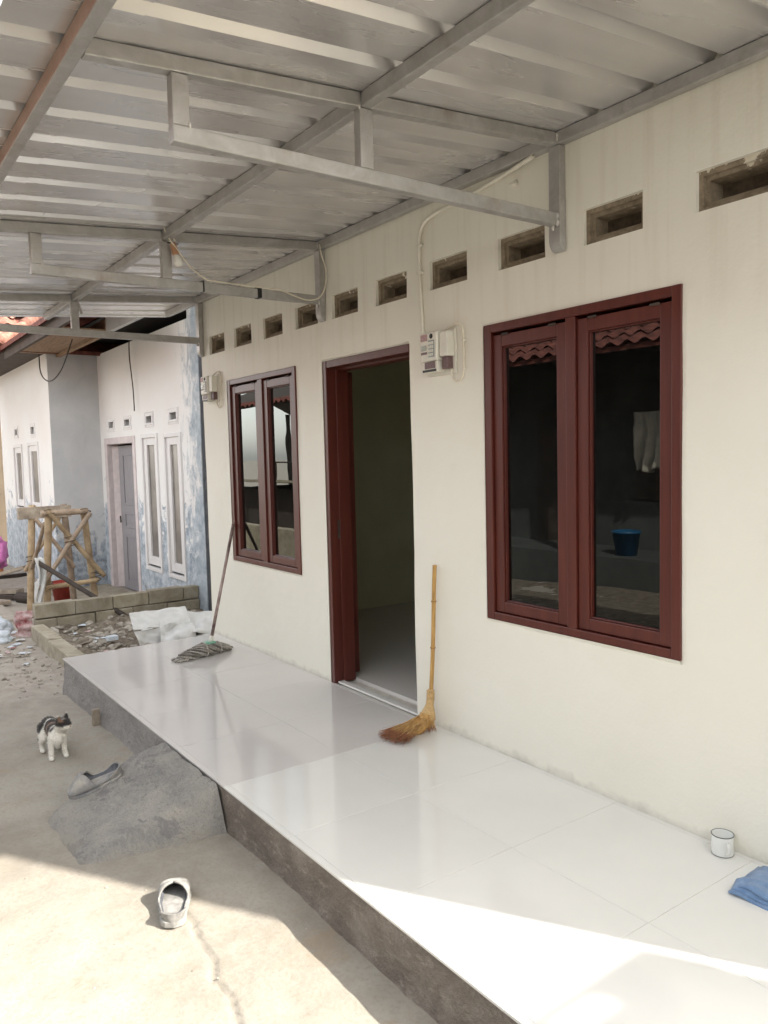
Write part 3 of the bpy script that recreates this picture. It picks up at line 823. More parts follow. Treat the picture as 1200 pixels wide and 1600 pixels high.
for k in range(5):
    z = .215 - k * .012; rm.tube([(.021 * math.cos(a_) - .001, -.014 + .021 * math.sin(a_), z + .002 * math.sin(3 * a_)) for a_ in [2 * math.pi * i / 16 for i in range(17)]], .0022, 5)
rm.build('binding_cord', M['binding'], bo, smooth=True)
rnd = random.Random(3)
# straw: strands leave the binding, then sweep sideways over the floor towards the camera
def strand(mb, root, tip, mid, w, mi):
    P = catmull([root, mid, tip], 4)
    for i in range(len(P) - 1):
        a_ = P[i]; b_ = P[i + 1]; d = (b_ - a_).normalized(); sdv = d.cross(Vector((rnd.uniform(-1, 1), rnd.uniform(-1, 1), rnd.uniform(.2, 1)))).normalized()
        wa = w * (1 - .5 * i / len(P)); wb = w * (1 - .5 * (i + 1) / len(P))
        mb.add([a_ - sdv * wa, a_ + sdv * wa, b_ + sdv * wb, b_ - sdv * wb], [(0, 1, 2, 3)], mi if i < len(P) - 3 else 1)
mb = MB()
for i in range(900):
    a_ = rnd.uniform(0, 2 * math.pi); rr = math.sqrt(rnd.random())
    root = Vector((-.007 + .041 * rr * math.cos(a_), -.034 + .036 * rr * math.sin(a_), .085))
    u = rnd.random()
    # fan over the floor: main sweep heads to -y with some spread in x
    if u < .72:
        f = rnd.random(); L = rnd.uniform(.17, .275)
        an = R(-118 + 62 * f + rnd.uniform(-6, 6))
        tip = Vector((-.0 + math.cos(an) * L * .75, -.06 + math.sin(an) * L, rnd.uniform(.003, .03) + .02 * (1 - rr)))
        mid = root + (tip - root) * .42 + Vector((0, 0, -.012 + .01 * rnd.random()))
    else:
        tip = Vector((root.x * 1.0 + rnd.uniform(-.02, .03), root.y * .9 + rnd.uniform(-.04, .02), rnd.uniform(.003, .02)))
        mid = (root + tip) * .5
    tip.y = min(tip.y, -.012); mid.y = min(mid.y, -.012)
    strand(mb, root, tip, mid, rnd.uniform(.0011, .0021), 0 if rnd.random() < .7 else 2)
mb.build('bristles', [M['straw'], M['straw_tip'], M['binding']], e, fixn=False)
core = MB(); core.tube([(-.007, -.034, .088), (-.006, -.045, .065), (.0, -.07, .042), (.006, -.11, .022), (.012, -.15, .012)], [.040, .040, .034, .026, .006], 12)
core.build('bristle_core', M['straw'], e, smooth=True)

# ================================================================== MOP
e = empty('mop', (-2.30, -.35, 0)); tag(e, 'string mop with grey yarn head leaning by the left window', 'mop')
hb_ = Vector((-2.30, -.335, .075)); ht = Vector((-2.49, -.020, .965))
MB().tube([hb_ - e.location, ht - e.location], [.0125, .0125], 10).build('stick', M['mop_stick'], e, smooth=True)
dd = (ht - hb_).normalized()
MB().tube([hb_ - e.location + dd * .02, hb_ - e.location + dd * .07], [.019, .015], 12).build('ferrule', M['meter_white'], e, smooth=True)
MB().box(-.035, .035, -.035, .055, .088, .104).build('clamp', M['green'], e, bevel=.008)
rnd = random.Random(11)
ax = Vector((.10, -.99, 0)).normalized(); px_ = Vector((.99, .10, 0))
# thick twisted hank lying across the floor, its loose strands fanning towards the camera side
def hank(t):            # centre line, t from -1 (wall side) to 1 (outer end)
    c_ = ax * (.22 * t + .02) + px_ * (.012 * math.sin(3 * t))
    return Vector((c_.x - .01, c_.y + .02, .044 * (1 - .72 * abs(t) ** 2)))
def hr(t): return .056 * (1 - .70 * max(0, -t) ** 1.3 - .45 * max(0, t) ** 1.6)
mb = MB()
for i in range(46):
    ph = i * 2.399; rr = math.sqrt((i + .5) / 46); P = []; t0_ = rnd.uniform(-1, -.6); t1_ = rnd.uniform(.6, 1.12); tw = rnd.uniform(2.2, 3.2)
    for k in range(22):
        t = t0_ + (t1_ - t0_) * k / 21; c_ = hank(max(-1, min(1, t))) + ax * (.2 * max(0, t - 1)); a_ = ph + tw * t
        rad_ = hr(max(-1, min(1, t))) * rr * (1 + .9 * max(0, t - .45))
        p = c_ + px_ * (rad_ * 1.25 * math.cos(a_)) + Vector((0, 0, rad_ * math.sin(a_)))
        p.z = max(p.z, .006 + .003 * rnd.random()); P.append(p)
    mb.tube(P, .0058, 5, mi=i % 3 == 0)
for i in range(40):
    f = rnd.uniform(-1, 1); L = rnd.uniform(.05, .13); ph = rnd.uniform(0, 6.28); P = []; st = hank(.75)
    for k in range(8):
        t = k / 7; c_ = st + ax * (L * t) + px_ * (f * (.02 + .05 * t) + .008 * math.sin(ph + t * 6))
        P.append((c_.x, c_.y, .007 + .026 * (1 - t) ** 2 + .004 * abs(math.sin(ph + 8 * t))))
    mb.tube(P, .0052, 5, mi=i % 2)
mb.build('yarn_head', [M['yarn'], M['yarn_dark']], e, smooth=True)
for t in (-.42, .18):
    c_ = hank(t); r_ = hr(t) * 1.12
    MB().tube([c_ + px_ * (r_ * 1.2 * math.cos(k * math.pi / 8)) + Vector((0, 0, max(-c_.z + .004, r_ * math.sin(k * math.pi / 8)))) for k in range(17)], .006, 6).build('yarn_tie', M['yarn'], e, smooth=True)

# ================================================================== MUG
e = empty('enamel_mug', (1.705, -.052, 0)); tag(e, 'white enamel mug with dark rim on tiles against the wall', 'mug')
MB().lathe([(0, .004), (.034, .004), (.037, .001), (.0385, .004), (.0385, .070), (.0385, .0735), (.0372, .0735), (.037, .070), (.0365, .008), (0, .007)], 40).build('cup', M['enamel'], e, smooth=True)
MB().tube([(.0388 * math.cos(2 * math.pi * i / 40), .0388 * math.sin(2 * math.pi * i / 40), .0738) for i in range(41)], .0016, 8, False).build('rim', M['enamel_rim'], e, smooth=True)
MB().tube([(.0378 * math.cos(2 * math.pi * i / 40), .0378 * math.sin(2 * math.pi * i / 40), .002) for i in range(41)], .0010, 6, False).build('base_ring', M['enamel_rim'], e, smooth=True)
an = R(-38); hx, hy = math.cos(an), math.sin(an)
hp = catmull([(.038, .056), (.050, .058), (.060, .050), (.061, .034), (.054, .020), (.038, .016)], 5)
P = [(p[0] * hx, p[0] * hy, p[1]) for p in [tuple(q) for q in [Vector((a_[0], a_[1], 0)) for a_ in [(.037, .058), (.050, .059), (.059, .051), (.0605, .036), (.054, .022), (.038, .016)]]]]
mb = MB()
PP = catmull(P, 5); sdv = Vector((-hy, hx, 0))
for i in range(len(PP) - 1):
    a_ = PP[i]; b_ = PP[i + 1]; d = (b_ - a_).normalized(); nn_ = d.cross(sdv) * .0016; w_ = sdv * .006
    mb.add([a_ - w_ - nn_, a_ + w_ - nn_, a_ + w_ + nn_, a_ - w_ + nn_, b_ - w_ - nn_, b_ + w_ - nn_, b_ + w_ + nn_, b_ - w_ + nn_], [(0, 1, 5, 4), (1, 2, 6, 5), (2, 3, 7, 6), (3, 0, 4, 7)])
mb.build('handle', M['enamel'], e, smooth=True)

# ================================================================== BLUE TOWEL
def towel():
    mb = MB()
    # folded in two: lower leaf, upper leaf offset, rolled fold towards the camera
    def leaf(x0_, x1_, y0_, y1_, z, s, seed):
        nx, ny = 30, 26
        def fn(u, v):
            x = x0_ + (x1_ - x0_) * u; y = y0_ + (y1_ - y0_) * v
            x += .012 * nz(y * 9, seed) ; y += .01 * nz(x * 11, seed + 3)
            zz = z + .016 * abs(nz(x * 8, y * 8, seed)) + .006 * math.sin(x * 34 + 20 * y + seed) + .007 * math.exp(-((y - y0_ - .05 - .4 * (x - x0_)) / .012) ** 2) * s
            ed = min(u, 1 - u, v, 1 - v); zz -= .012 * (1 - smooth(0, .10, ed)) * (1 if z > .01 else .3)
            return (x, y, max(zz, .002))
        mb.grid(nx, ny, fn)
    leaf(0, .34, 0, .24, .010, 0, 1); leaf(.004, .345, .012, .236, .022, 1, 6); leaf(.02, .35, .02, .23, .034, 1, 12)
    return mb
o = towel().build('towel', M['towel'], smooth=True, fixn=False, loc=(1.865, -.285, 0)); o.rotation_euler = (0, 0, R(7))
sm_ = o.modifiers.new('thick', 'SOLIDIFY'); sm_.thickness = .008; sm_.offset = -1
tag(o, 'folded blue towel lying on the white tiles near the mug', 'towel')

# ================================================================== CLOGS
def clog(loc, rz_, tilt, label, mats):
    e = empty('rubber_clog', loc, rz_); tag(e, label, 'clog', 'rubber clogs'); e.rotation_euler = (tilt[0], tilt[1], rz_)
    L = .262
    def half(t):  # half width of the foot outline, heel t=0, toe t=1
        w_ = .043 + .014 * smooth(.2, .65, t)
        if t < .17: w_ *= max(0, 1 - ((.17 - t) / .17) ** 2.2) ** .5
        if t > .68: w_ *= max(0, 1 - ((t - .68) / .32) ** 2.4) ** .5
        return w_
    def cx(t): return .007 * math.sin(math.pi * t)
    def side(t): return (.042 - .018 * smooth(.06, .30, t) + .006 * smooth(.5, .62, t) - .014 * smooth(.7, 1, t))
    def dome(t): return .040 * smooth(.40, .62, t) * (1 - .85 * smooth(.66, 1.0, t) ** 1.2)
    def sect(t, th, k=1.0):
        sy, cz = math.sin(th), -math.cos(th)
        yy = half(t) * math.copysign(abs(sy) ** .7, sy) * k
        z = .012 + side(t) * (1 - max(0, -cz) ** 1.4) + (dome(t) * max(0, cz) ** .85 if cz > 0 else 0)
        return (t * L, cx(t) + yy, z)
    nS, nT = 48, 33
    vs = []
    for i in range(nS):
        t = .5 - .5 * math.cos(math.pi * i / (nS - 1))
        thm = R(93) + R(87) * smooth(.46, .66, t)
        vs += [sect(t, -thm + 2 * thm * j / (nT - 1)) for j in range(nT)]
    mb = MB(); mb.add(vs, [(i * nT + j, i * nT + j + 1, (i + 1) * nT + j + 1, (i + 1) * nT + j) for i in range(nS - 1) for j in range(nT - 1)])
    up = mb.build('upper', mats, e, smooth=True, fixn=False)
    bm = bmesh.new(); bm.from_mesh(up.data); bmesh.ops.remove_doubles(bm, verts=bm.verts, dist=.0004); bmesh.ops.recalc_face_normals(bm, faces=bm.faces); bm.to_mesh(up.data); bm.free()
    s = up.modifiers.new('thick', 'SOLIDIFY'); s.thickness = .0075; s.offset = 0; s.use_rim = True
    s.material_offset = 1
    # footbed
    mb = MB(); ring = []
    n = 30
    for i in range(n + 1):
        t = .03 + .94 * i / n; ring.append((t * L, cx(t) + half(t) * .93))
    for i in range(n, -1, -1):
        t = .03 + .94 * i / n; ring.append((t * L, cx(t) - half(t) * .93))
    mb.prism(ring, 2, .012, .021); mb.build('footbed', mats[1], e)
    mb = MB(); ring = []
    for i in range(n + 1):
        t = i / n; ring.append((t * L * 1.03 - .004, cx(t) + half(t) * 1.05 + .003))
    for i in range(n, -1, -1):
        t = i / n; ring.append((t * L * 1.03 - .004, cx(t) - half(t) * 1.05 - .003))
    mb.prism(ring, 2, 0, .025); mb.build('sole', mats[0], e, bevel=.005)
    for q in range(3):
        t = .685 + .06 * q
        P = []
        for k in range(15):
            p = sect(t, R(180 - 62 + 124 * k / 14), 1.03); P.append((p[0], p[1], p[2] + .004))
        MB().tube(P, .0026, 6).build('instep_rib', mats[0], e, smooth=True)
    return e
clog((-.655, -1.510, -.090), math.atan2(-.247, -.048), (R(-6), R(16.5), 0), 'dusty dark grey rubber clog lying on the cement ramp beside the cat', [M['rubber'], M['rubber_in']]).scale = (1.0, 1.06, 1.15)
clog((.580, -1.715, ground_z(.5, -1.68) + .001), math.atan2(.105, -.245), (0, 0, 0), 'pale dusty rubber clog standing alone in the sunlit yard', [M['rubber_pale'], M['rubber_in']])

# ================================================================== CAT
def make_cat():
    mb = MB()
    def cap(a_, b_, ra, rb, n=7):
        a_ = Vector(a_); b_ = Vector(b_)
        for i in range(n + 1):
            t = i / n; r = ra + (rb - ra) * t
            mb.ell(a_ + (b_ - a_) * t, (r, r, r), 7)
    # trunk: rump, loin, ribcage, chest
    mb.ell((-.045, 0, .158), (.052, .044, .052), 9); mb.ell((.0, 0, .158), (.06, .040, .048), 9)
    mb.ell((.055, 0, .148), (.065, .045, .053), 9); mb.ell((.105, 0, .140), (.050, .044, .052), 9)
    mb.ell((.125, 0, .125), (.034, .034, .040), 8)
    cap((.115, .004, .165), (.150, .018, .196), .032, .028)
    # head turned to the cat's left
    hc = Vector((.158, .026, .212)); ha = R(30); hd = Vector((math.cos(ha), math.sin(ha), -.08)); hs = Vector((-math.sin(ha), math.cos(ha), 0))
    Mh = Matrix.Rotation(ha, 3, 'Z')
    mb.ell(hc, (.040, .040, .036), 9, Mh); mb.ell(hc + hd * .020 + Vector((0, 0, -.006)), (.030, .032, .026), 8, Mh)
    for s_ in (-1, 1): mb.ell(hc + hd * .036 + hs * (.009 * s_) + Vector((0, 0, -.014)), (.013, .012, .010), 6)
    mb.ell(hc + hd * .042 + Vector((0, 0, -.006)), (.009, .007, .006), 6)
    mb.ell(hc + hd * .030 + Vector((0, 0, -.022)), (.014, .014, .008), 6)
    for s_ in (-1, 1):
        b_ = hc + hs * (.025 * s_) + Vector((0, 0, .022)) - hd * .004
        cap(b_, b_ + hs * (.010 * s_) + Vector((0, 0, .036)), .013, .004, 7)
    # forelegs
    for s_ in (-1, 1):
        cap((.118, .030 * s_, .130), (.112, .036 * s_, .085), .024, .017); cap((.112, .036 * s_, .085), (.118, .040 * s_, .022), .0165, .0135)
        mb.ell((.127, .041 * s_, .012), (.021, .016, .0125), 7)
    # hind legs: knee forward and high, hock back and low
    for s_ in (-1, 1):
        cap((-.05, .030 * s_, .150), (-.020, .042 * s_, .095), .036, .025); cap((-.020, .042 * s_, .095), (-.072, .042 * s_, .055), .021, .013)
        cap((-.072, .042 * s_, .055), (-.060, .043 * s_, .016), .0125, .0125); mb.ell((-.045, .044 * s_, .012), (.026, .016, .0125), 7)
    # tail, carried low behind
    tp = [(-.09, 0, .165), (-.125, -.004, .14), (-.15, -.01, .10), (-.165, -.014, .06), (-.185, -.018, .035), (-.215, -.02, .028)]
    for i in range(len(tp) - 1): cap(tp[i], tp[i + 1], .013 - .0012 * i, .0125 - .0012 * i, 5)
    me = remeshed(mb, .0042, 4)
    ca = me.color_attributes.new('fur', 'FLOAT_COLOR', 'POINT')
    W_ = (.78, .75, .68); B_ = (.022, .018, .017); O_ = (.22, .13, .085); G_ = (.30, .27, .25)
    for i, v in enumerate(me.vertices):
        p = v.co; n_ = nz(p.x * 26, p.y * 26, p.z * 26)
        d = p - hc; fx = d.dot(hd); fy = d.dot(hs); fz = d.z
        col = W_
        ishead = d.length < .062 and (p.z > .176) and fx > -.042
        if p.z > .148 + .022 * n_ and p.x < .085 and abs(p.x + .012 + .01 * n_) > .006: col = B_
        if p.z > .125 and p.x < -.02 and n_ > -.15: col = B_
        if p.x < -.02 and .05 < p.z < .13 and p.y > -.02 and n_ > .0: col = B_
        if .03 < p.x < .085 and p.z > .125 and n_ > -.05: col = O_
        if p.x < -.088: col = B_
        if ishead:
            col = B_ if fz > -.009 + .006 * n_ else W_
            if fx > .030 and fz < -.004: col = W_
            if fz > .03 and fx > -.001 + .0 * n_ : col = G_ if fy < 0 else B_
            if fy < -.020 and fz > .020 and fx > -.006: col = O_
        elif .07 < p.x < .14 and p.z > .185 and n_ > -.2: col = B_
        elif .085 <= p.x < .12 and p.z > .165 and n_ > .05: col = B_
        ca.data[i].color = (*col, 1)
    nb_ = [[] for _ in me.vertices]
    for ed in me.edges: nb_[ed.vertices[0]].append(ed.vertices[1]); nb_[ed.vertices[1]].append(ed.vertices[0])
    cols = [Vector(d_.color[:3]) for d_ in ca.data]
    for _ in range(2): cols = [(c_ + sum((cols[j] for j in nb_[i]), Vector((0, 0, 0)))) / (1 + len(nb_[i])) for i, c_ in enumerate(cols)]
    for i, c_ in enumerate(cols): ca.data[i].color = (*c_, 1)
    me.materials.append(M['fur'])
    e = empty('cat', (0, 0, 0)); o = link('body', me, e)
    rg = random.Random(8); fm = MB(); fc = []
    for k in range(9000):
        p_ = me.polygons[rg.randrange(len(me.polygons))]; c_ = p_.center.copy(); nrm = p_.normal
        if c_.z < .02: continue
        dr = (nrm * .55 + Vector((-.55, 0, -.45)) + Vector((rg.uniform(-.3, .3), rg.uniform(-.3, .3), rg.uniform(-.3, .3)))).normalized()
        if (c_ - hc).length < .06: dr = (nrm * .8 - hd * .6).normalized()
        L_ = rg.uniform(.006, .013); sd_ = dr.cross(nrm); sd_ = (sd_.normalized() if sd_.length > 1e-4 else Vector((0, 1, 0))) * .0009
        fm.add([c_ - sd_ - nrm * .001, c_ + sd_ - nrm * .001, c_ + dr * L_], [(0, 1, 2)]); fc += [tuple(ca.data[p_.vertices[0]].color)] * 3
    fo_ = fm.build('coat', M['fur'], e, fixn=False); fa = fo_.data.color_attributes.new('fur', 'FLOAT_COLOR', 'POINT')
    for k, q_ in enumerate(fc): fa.data[k].color = q_
    fo_['kind'] = 'stuff'
    ey = MB(); pu = MB()
    for s_ in (-1, 1):
        c_ = hc + hd * .033 + hs * (.0165 * s_) + Vector((0, 0, .004)); ey.ell(c_, (.0062, .0062, .0058), 7)
    ey.build('eyes', simple('cat_eye', (.22, .26, .06), .12, .1, 20, 0), e, smooth=True)
    MB().ell(hc + hd * .0515 + Vector((0, 0, -.005)), (.003, .004, .0028), 6).build('nose', simple('cat_nose', (.40, .16, .15), .5, .1, 20, 0), e, smooth=True)
    return e
cat = make_cat(); cat.location = (-1.60, -1.640, ground_z(-1.5, -1.64) - .001); cat.rotation_euler = (0, 0, R(3))
tag(cat, 'small black and white cat standing in the yard looking right', 'cat')

# ================================================================== NEIGHBOUR'S HOUSE
nh = empty('neighbour_house', (-7.2, .85, -.43)); tag(nh, 'weathered white house with clay roof and lilac door beyond the porch', 'house')
def nb(mb, name, mt, parent=nh, **k):
    o = mb.build(name, mt, None, **k); o.parent = parent
    if parent is nh: o.location = -nh.location
    return o
YF, XB, YB, FZ = .85, -9.08, .13, -.43
nh_holes = [(-8.80, -7.50, FZ - .02, 1.755), (-7.16, -6.60, .05, 1.80), (-6.31, -5.79, .04, 1.785)] + [(x - .13, x + .13, 1.96, 2.075) for x in (-8.50, -7.76, -6.86, -5.99)]
nb(MB().box(-5.45, -5.172, YF + .003, YF + .139, 3.103, 3.6), 'pillar_top', M['worn'])
nb(wall_with_holes(XB, -5.17, -.6, 3.10, nh_holes, YF, YF + .14, .006), 'front_wall', M['worn'], fixn=False)
nb(MB().box(XB - .14, XB, YB + .002, YF + .2, -.6, 3.14), 'recess_wall', M['grey_wall'])
bh = [(-11.86, -11.20, .70, 1.78), (-10.68, -9.96, .69, 1.79), (-11.72, -11.46, 1.96, 2.09), (-10.42, -10.14, 1.94, 2.08)]
nb(wall_with_holes(-13.0, XB - .001, -.6, 3.12, bh, YB, YB + .14, .006), 'wing_wall', M['worn'], fixn=False)
nb(MB().box(-13.0, -12.86, YB + .142, 5, -.6, 3.1), 'wing_side_wall', M['worn'])
nb(MB().box(-5.168, -4.90, YF + .01, 5.0, -.6, 3.6), 'side_wall', M['dark_render'])
nb(MB().box(-13, -5.3, 4.9, 5, -.6, 3.1), 'back_wall', M['worn'])
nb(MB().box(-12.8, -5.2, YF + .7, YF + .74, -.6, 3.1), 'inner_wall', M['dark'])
# trim, windows, vents
def trim_rect(mb, x0_, x1_, z0_, z1_, w, y0_, y1_):
    mb.box(x0_ - w, x0_, y0_, y1_, z0_ - w, z1_ + w); mb.box(x1_, x1_ + w, y0_, y1_, z0_ - w, z1_ + w)
    mb.box(x0_, x1_, y0_ + .001, y1_, z1_, z1_ + w); mb.box(x0_, x1_, y0_ + .001, y1_, z0_ - w, z0_)
def nwin(h, y):
    x0_, x1_, z0_, z1_ = h
    f = MB(); trim_rect(f, x0_ + .02, x1_ - .02, z0_ + .02, z1_ - .02, .05, y - .02, y + .03)
    w = nb(f, 'window', M['trim'], bevel=.006)
    s = MB(); trim_rect(s, x0_ + .135, x1_ - .135, z0_ + .16, z1_ - .115, .115, y + .005, y + .045)
    q = s.build('sash', M['trim'], None, bevel=.006); q.parent = w
    q = MB().box(x0_ + .13, x1_ - .13, y + .030, y + .036, z0_ + .155, z1_ - .11).build('pane', M['old_glass'], None); q.parent = w
for h in nh_holes[1:3]: nwin(h, YF)
for h in bh[:2]: nwin(h, YB)
for h, y in [(h, YF) for h in nh_holes[3:]] + [(h, YB) for h in bh[2:]]:
    v = MB(); trim_rect(v, h[0] + .02, h[1] - .02, h[2] + .015, h[3] - .015, .03, y - .012, y + .02); trim_rect(v, h[0] - .03, h[1] + .03, h[2] - .03, h[3] + .03, .012, y - .008, y + .01)
    vo = nb(v, 'vent', M['trim'], bevel=.004)
    q = MB().box(h[0], h[1], y + .08, y + .085, h[2], h[3]).build('vent_hole', M['dark'], None); q.parent = vo
# door frame and half-open panelled leaf
f = MB(); f.box(-8.86, -8.74, YF - .015, YF + .16, FZ, 1.83); f.box(-7.56, -7.46, YF - .015, YF + .16, FZ, 1.83); f.box(-8.74, -7.56, YF - .014, YF + .16, 1.735, 1.83)
fo = nb(f, 'door_frame', M['pinkframe'], bevel=.006)
d = MB(); d.box(0, .98, 0, .04, .01, 2.14)
for (p0, p1) in ((.12, .82), (.93, 1.16), (1.27, 2.02)):
    trim_rect(d, .20, .80, p0 + .03, p1 - .03, .03, -.014, 0.002); d.box(.26, .74, -.010, .002, p0 + .08, p1 - .08)
do = nb(d, 'door', M['lilac'], bevel=.005); do.location = Vector((-8.56, YF + .10, FZ)) - nh.location; do.rotation_euler = (0, 0, R(3))
q = MB().tube([(.05, -.03, 1.0), (.05, -.035, 1.1)], .012, 8).build('handle', M['wood_dark'], do)
d2 = MB(); d2.box(0, .16, 0, .03, .01, 2.14); d2o = nb(d2, 'door_side_panel', M['pinkframe']); d2o.location = Vector((-8.735, YF + .06, FZ)) - nh.location; d2o.rotation_euler = (0, 0, R(52))
nb(MB().box(-9.07, -5.2, YB - .2, YF, -.6, FZ + .02), 'doorstep', M['block'])
# eaves
nb(MB().box(-8.95, -4.6, -.46, -.42, 2.96, 3.10), 'fascia', M['wood_dark'])
nb(MB().box(-9.3, -6.55, .26, .32, 3.04, 3.22), 'eave_beam', M['wood_brown'])
nb(MB().box(-6.549, -5.16, .262, .32, 3.05, 3.6), 'gable_panel', M['grey_wall'])
nb(MB().box(-9.4, -5.46, .33, 5.4, 3.30, 3.32), 'attic_dark_sheet', M['dark'])  # near-black sheet painted for the unlit attic above the eaves
nb(MB().box(-9.07, -6.6, -.417, .258, 3.08, 3.095), 'soffit', M['wood_brown'])
nb(MB().box(-13, -9.072, -.417, .128, 3.10, 3.115), 'soffit', M['wood_dark'])
# L-shaped roof: main slope faces south, the wing's slope faces east, meeting in a valley
tp = math.tan(R(38)); E0, Z0 = -.52, 3.13
mr = MB(); mr.prism([(E0, Z0), (2.4, Z0 + (2.4 - E0) * tp), (5.6, Z0), (5.6, Z0 - .06), (2.4, Z0 - .06 + (2.4 - E0) * tp), (E0, Z0 - .06)], 0, -12.0, -4.7)
roof_o = nb(mr, 'roof', M['clay_dark'])
wr_ = MB(); wr_.prism([(-8.9, Z0), (-11.2, Z0 + 2.3 * tp), (-13.5, Z0), (-13.5, Z0 - .06), (-11.2, Z0 - .06 + 2.3 * tp), (-8.9, Z0 - .06)], 1, -3.2, 2.3)
wing_o = nb(wr_, 'wing_roof', M['clay_dark'])
def clay_mesh():
    mb = MB()
    def fn(u, v): return (-v * .33, u * .235, .030 * math.sin(u * math.pi * 2 - .6) + .026 * (1 - v) + .02)
    mb.grid(9, 4, fn); return mb
cm = clay_mesh().mesh('roof_tile', True, False); cm.materials.append(M['clay'])
rnd = random.Random(5)
for r_ in range(9):
    for c_ in range(15):
        sx = r_ * .265; x = -8.88 - sx * math.cos(R(38)); y = -2.2 + c_ * .222
        if y + .11 > -.52 + (-8.9 - x) + .02: continue
        o = link('roof_tile', cm, wing_o, 0, (x + rnd.uniform(-.012, .012), y + rnd.uniform(-.008, .008), Z0 + sx * math.sin(R(38)) + .004))
        o.rotation_euler = (R(rnd.uniform(-3, 3)), R(38 - 3 + rnd.uniform(-2, 2)), R(rnd.uniform(-2, 2)))
for k in range(9):
    t0_, t1_ = k * .2, k * .2 + .215
    q = MB().tube([(-8.9 - t0_, -.52 + t0_, Z0 + t0_ * tp + .07), (-8.9 - t1_, -.52 + t1_, Z0 + t1_ * tp + .055)], [.085, .075], 10).build('valley_cap', M['clay'], None, smooth=True); q.parent = wing_o
# dangling cables on the neighbour's wall
P = catmull([(-9.4, .10, 3.20), (-9.0, .02, 2.80), (-8.4, .0, 2.62), (-7.8, .02, 2.72), (-7.45, .10, 3.10)], 8)
tag(MB().tube(P, .009, 6).build('hanging_cable', M['black'], smooth=True), 'thin dark cable sagging in a loop under the neighbouring eaves', 'cable')
P = catmull([(-7.34, .80, 3.2), (-7.32, .78, 2.9), (-7.30, .80, 2.5), (-7.28, .80, 2.28), (-7.25, .79, 2.15)], 6)
tag(MB().tube(P, .008, 6).build('hanging_cable', M['wood_dark'], smooth=True), 'brown cable hanging straight down above the neighbouring door and windows', 'cable')

# far house at the left edge
fh = MB(); fh.box(-24, -17.5, -2.5, 1.5, -.6, 3.2)
o = empty('far_house', (-20, -.5, -.45)); tag(o, 'ochre wall of a farther house at the left edge', 'house')
q = fh.build('wall', M['yellow_wall'], None); q.parent = o; q.location = -o.location
q = MB().prism([(-3.1, 3.1), (-.5, 4.6), (2.1, 3.1)], 0, -24.4, -17.1).build('roof', M['clay_dark'], None); q.parent = o; q.location = -o.location

# ================================================================== LOW BLOCK WALL AND KERB
lw = empty('low_block_wall', (-5.45, 0, -.4)); tag(lw, 'low wall of mossy concrete blocks in front of the neighbouring house', 'wall')
rnd = random.Random(9)
for row, (z0_, z1_) in enumerate(((-.47, -.30), (-.296, -.135), (-.131, .02))):
    y = -.95; k = 0
    while y < .83:
        L = .40 if not (k == 0 and row % 2) else .21
        y1_ = min(y + L, .845)
        mb = MB().box(-.065 + rnd.uniform(-.012, .012), .065 + rnd.uniform(-.014, .010), y + rnd.uniform(.001, .005), y1_ - rnd.uniform(.001, .006), z0_ + .4, z1_ + .4 + rnd.uniform(-.010, .003))
        mb.build('block', M['block'], lw, bevel=.008); y = y1_; k += 1
kb = empty('concrete_kerb', (-4.3, -.95, -.3)); tag(kb, 'concrete kerb blocks between low wall and porch corner', 'kerb')
x = -5.38
for L in (.80, .80, .78):
    x1_ = min(x + L, -2.965)
    MB().box(x + .003 + 4.3, x1_ - .003 + 4.3, -.055 + rnd.uniform(-.01, .01), .075, -.2, .115 - .012 * (x + 5.38)).build('kerb_block', M['block'], kb, bevel=.010); x = x1_

# rubble bed between kerb, wall and porch
def soil_fn(u, v):
    x = -5.385 + u * 2.43; y = -.86 + v * 1.75
    z = -.27 + .05 * fbm(x * 2, y * 2, 3) + .03 * fbm(x * 8, y * 8, 1) + .06 * math.exp(-((x + 5.2) ** 2 / .10 + (y - .1) ** 2 / .4))
    return (x, y, z)
sm = MB(); sm.grid(60, 46, soil_fn); kind(sm.build('rubble_soil', M['soil'], smooth=True, fixn=False), 'stuff', 'dark soil bed between kerb and low wall')
def rock(seed, r):
    bm = bmesh.new(); bmesh.ops.create_icosphere(bm, subdivisions=2, radius=1)
    for v in bm.verts:
        k = 1 + .45 * nz(v.co.x * 1.3 + seed * 7, v.co.y * 1.3, v.co.z * 1.3)
        v.co = Vector((v.co.x * k * r, v.co.y * k * r * .8, v.co.z * k * r * .55))
    vs = [v.co.copy() for v in bm.verts]; fs = [tuple(v.index for v in f.verts) for f in bm.faces]; bm.free()
    return vs, fs
rocks = [rock(i, 1) for i in range(8)]
rnd = random.Random(21); mb = MB()
for i in range(620):
    x = rnd.uniform(-5.3, -3.0); y = rnd.uniform(-.84, .8)
    r = rnd.choice((.012, .016, .02, .025, .03, .045)) * rnd.uniform(.8, 1.3)
    z = soil_fn((x + 5.385) / 2.43, (y + .86) / 1.75)[2] + r * .2
    vs, fs = rocks[rnd.randrange(8)]; Mr = Matrix.Rotation(rnd.uniform(0, 6.28), 3, 'Z') @ Matrix.Rotation(rnd.uniform(-.5, .5), 3, 'X')
    mb.add([Mr @ (v * r) + Vector((x, y, z)) for v in vs], fs)
kind(mb.build('rubble_stones', M['stone'], smooth=False, fixn=False), 'stuff', 'loose stones in the rubble bed')
mb = MB()
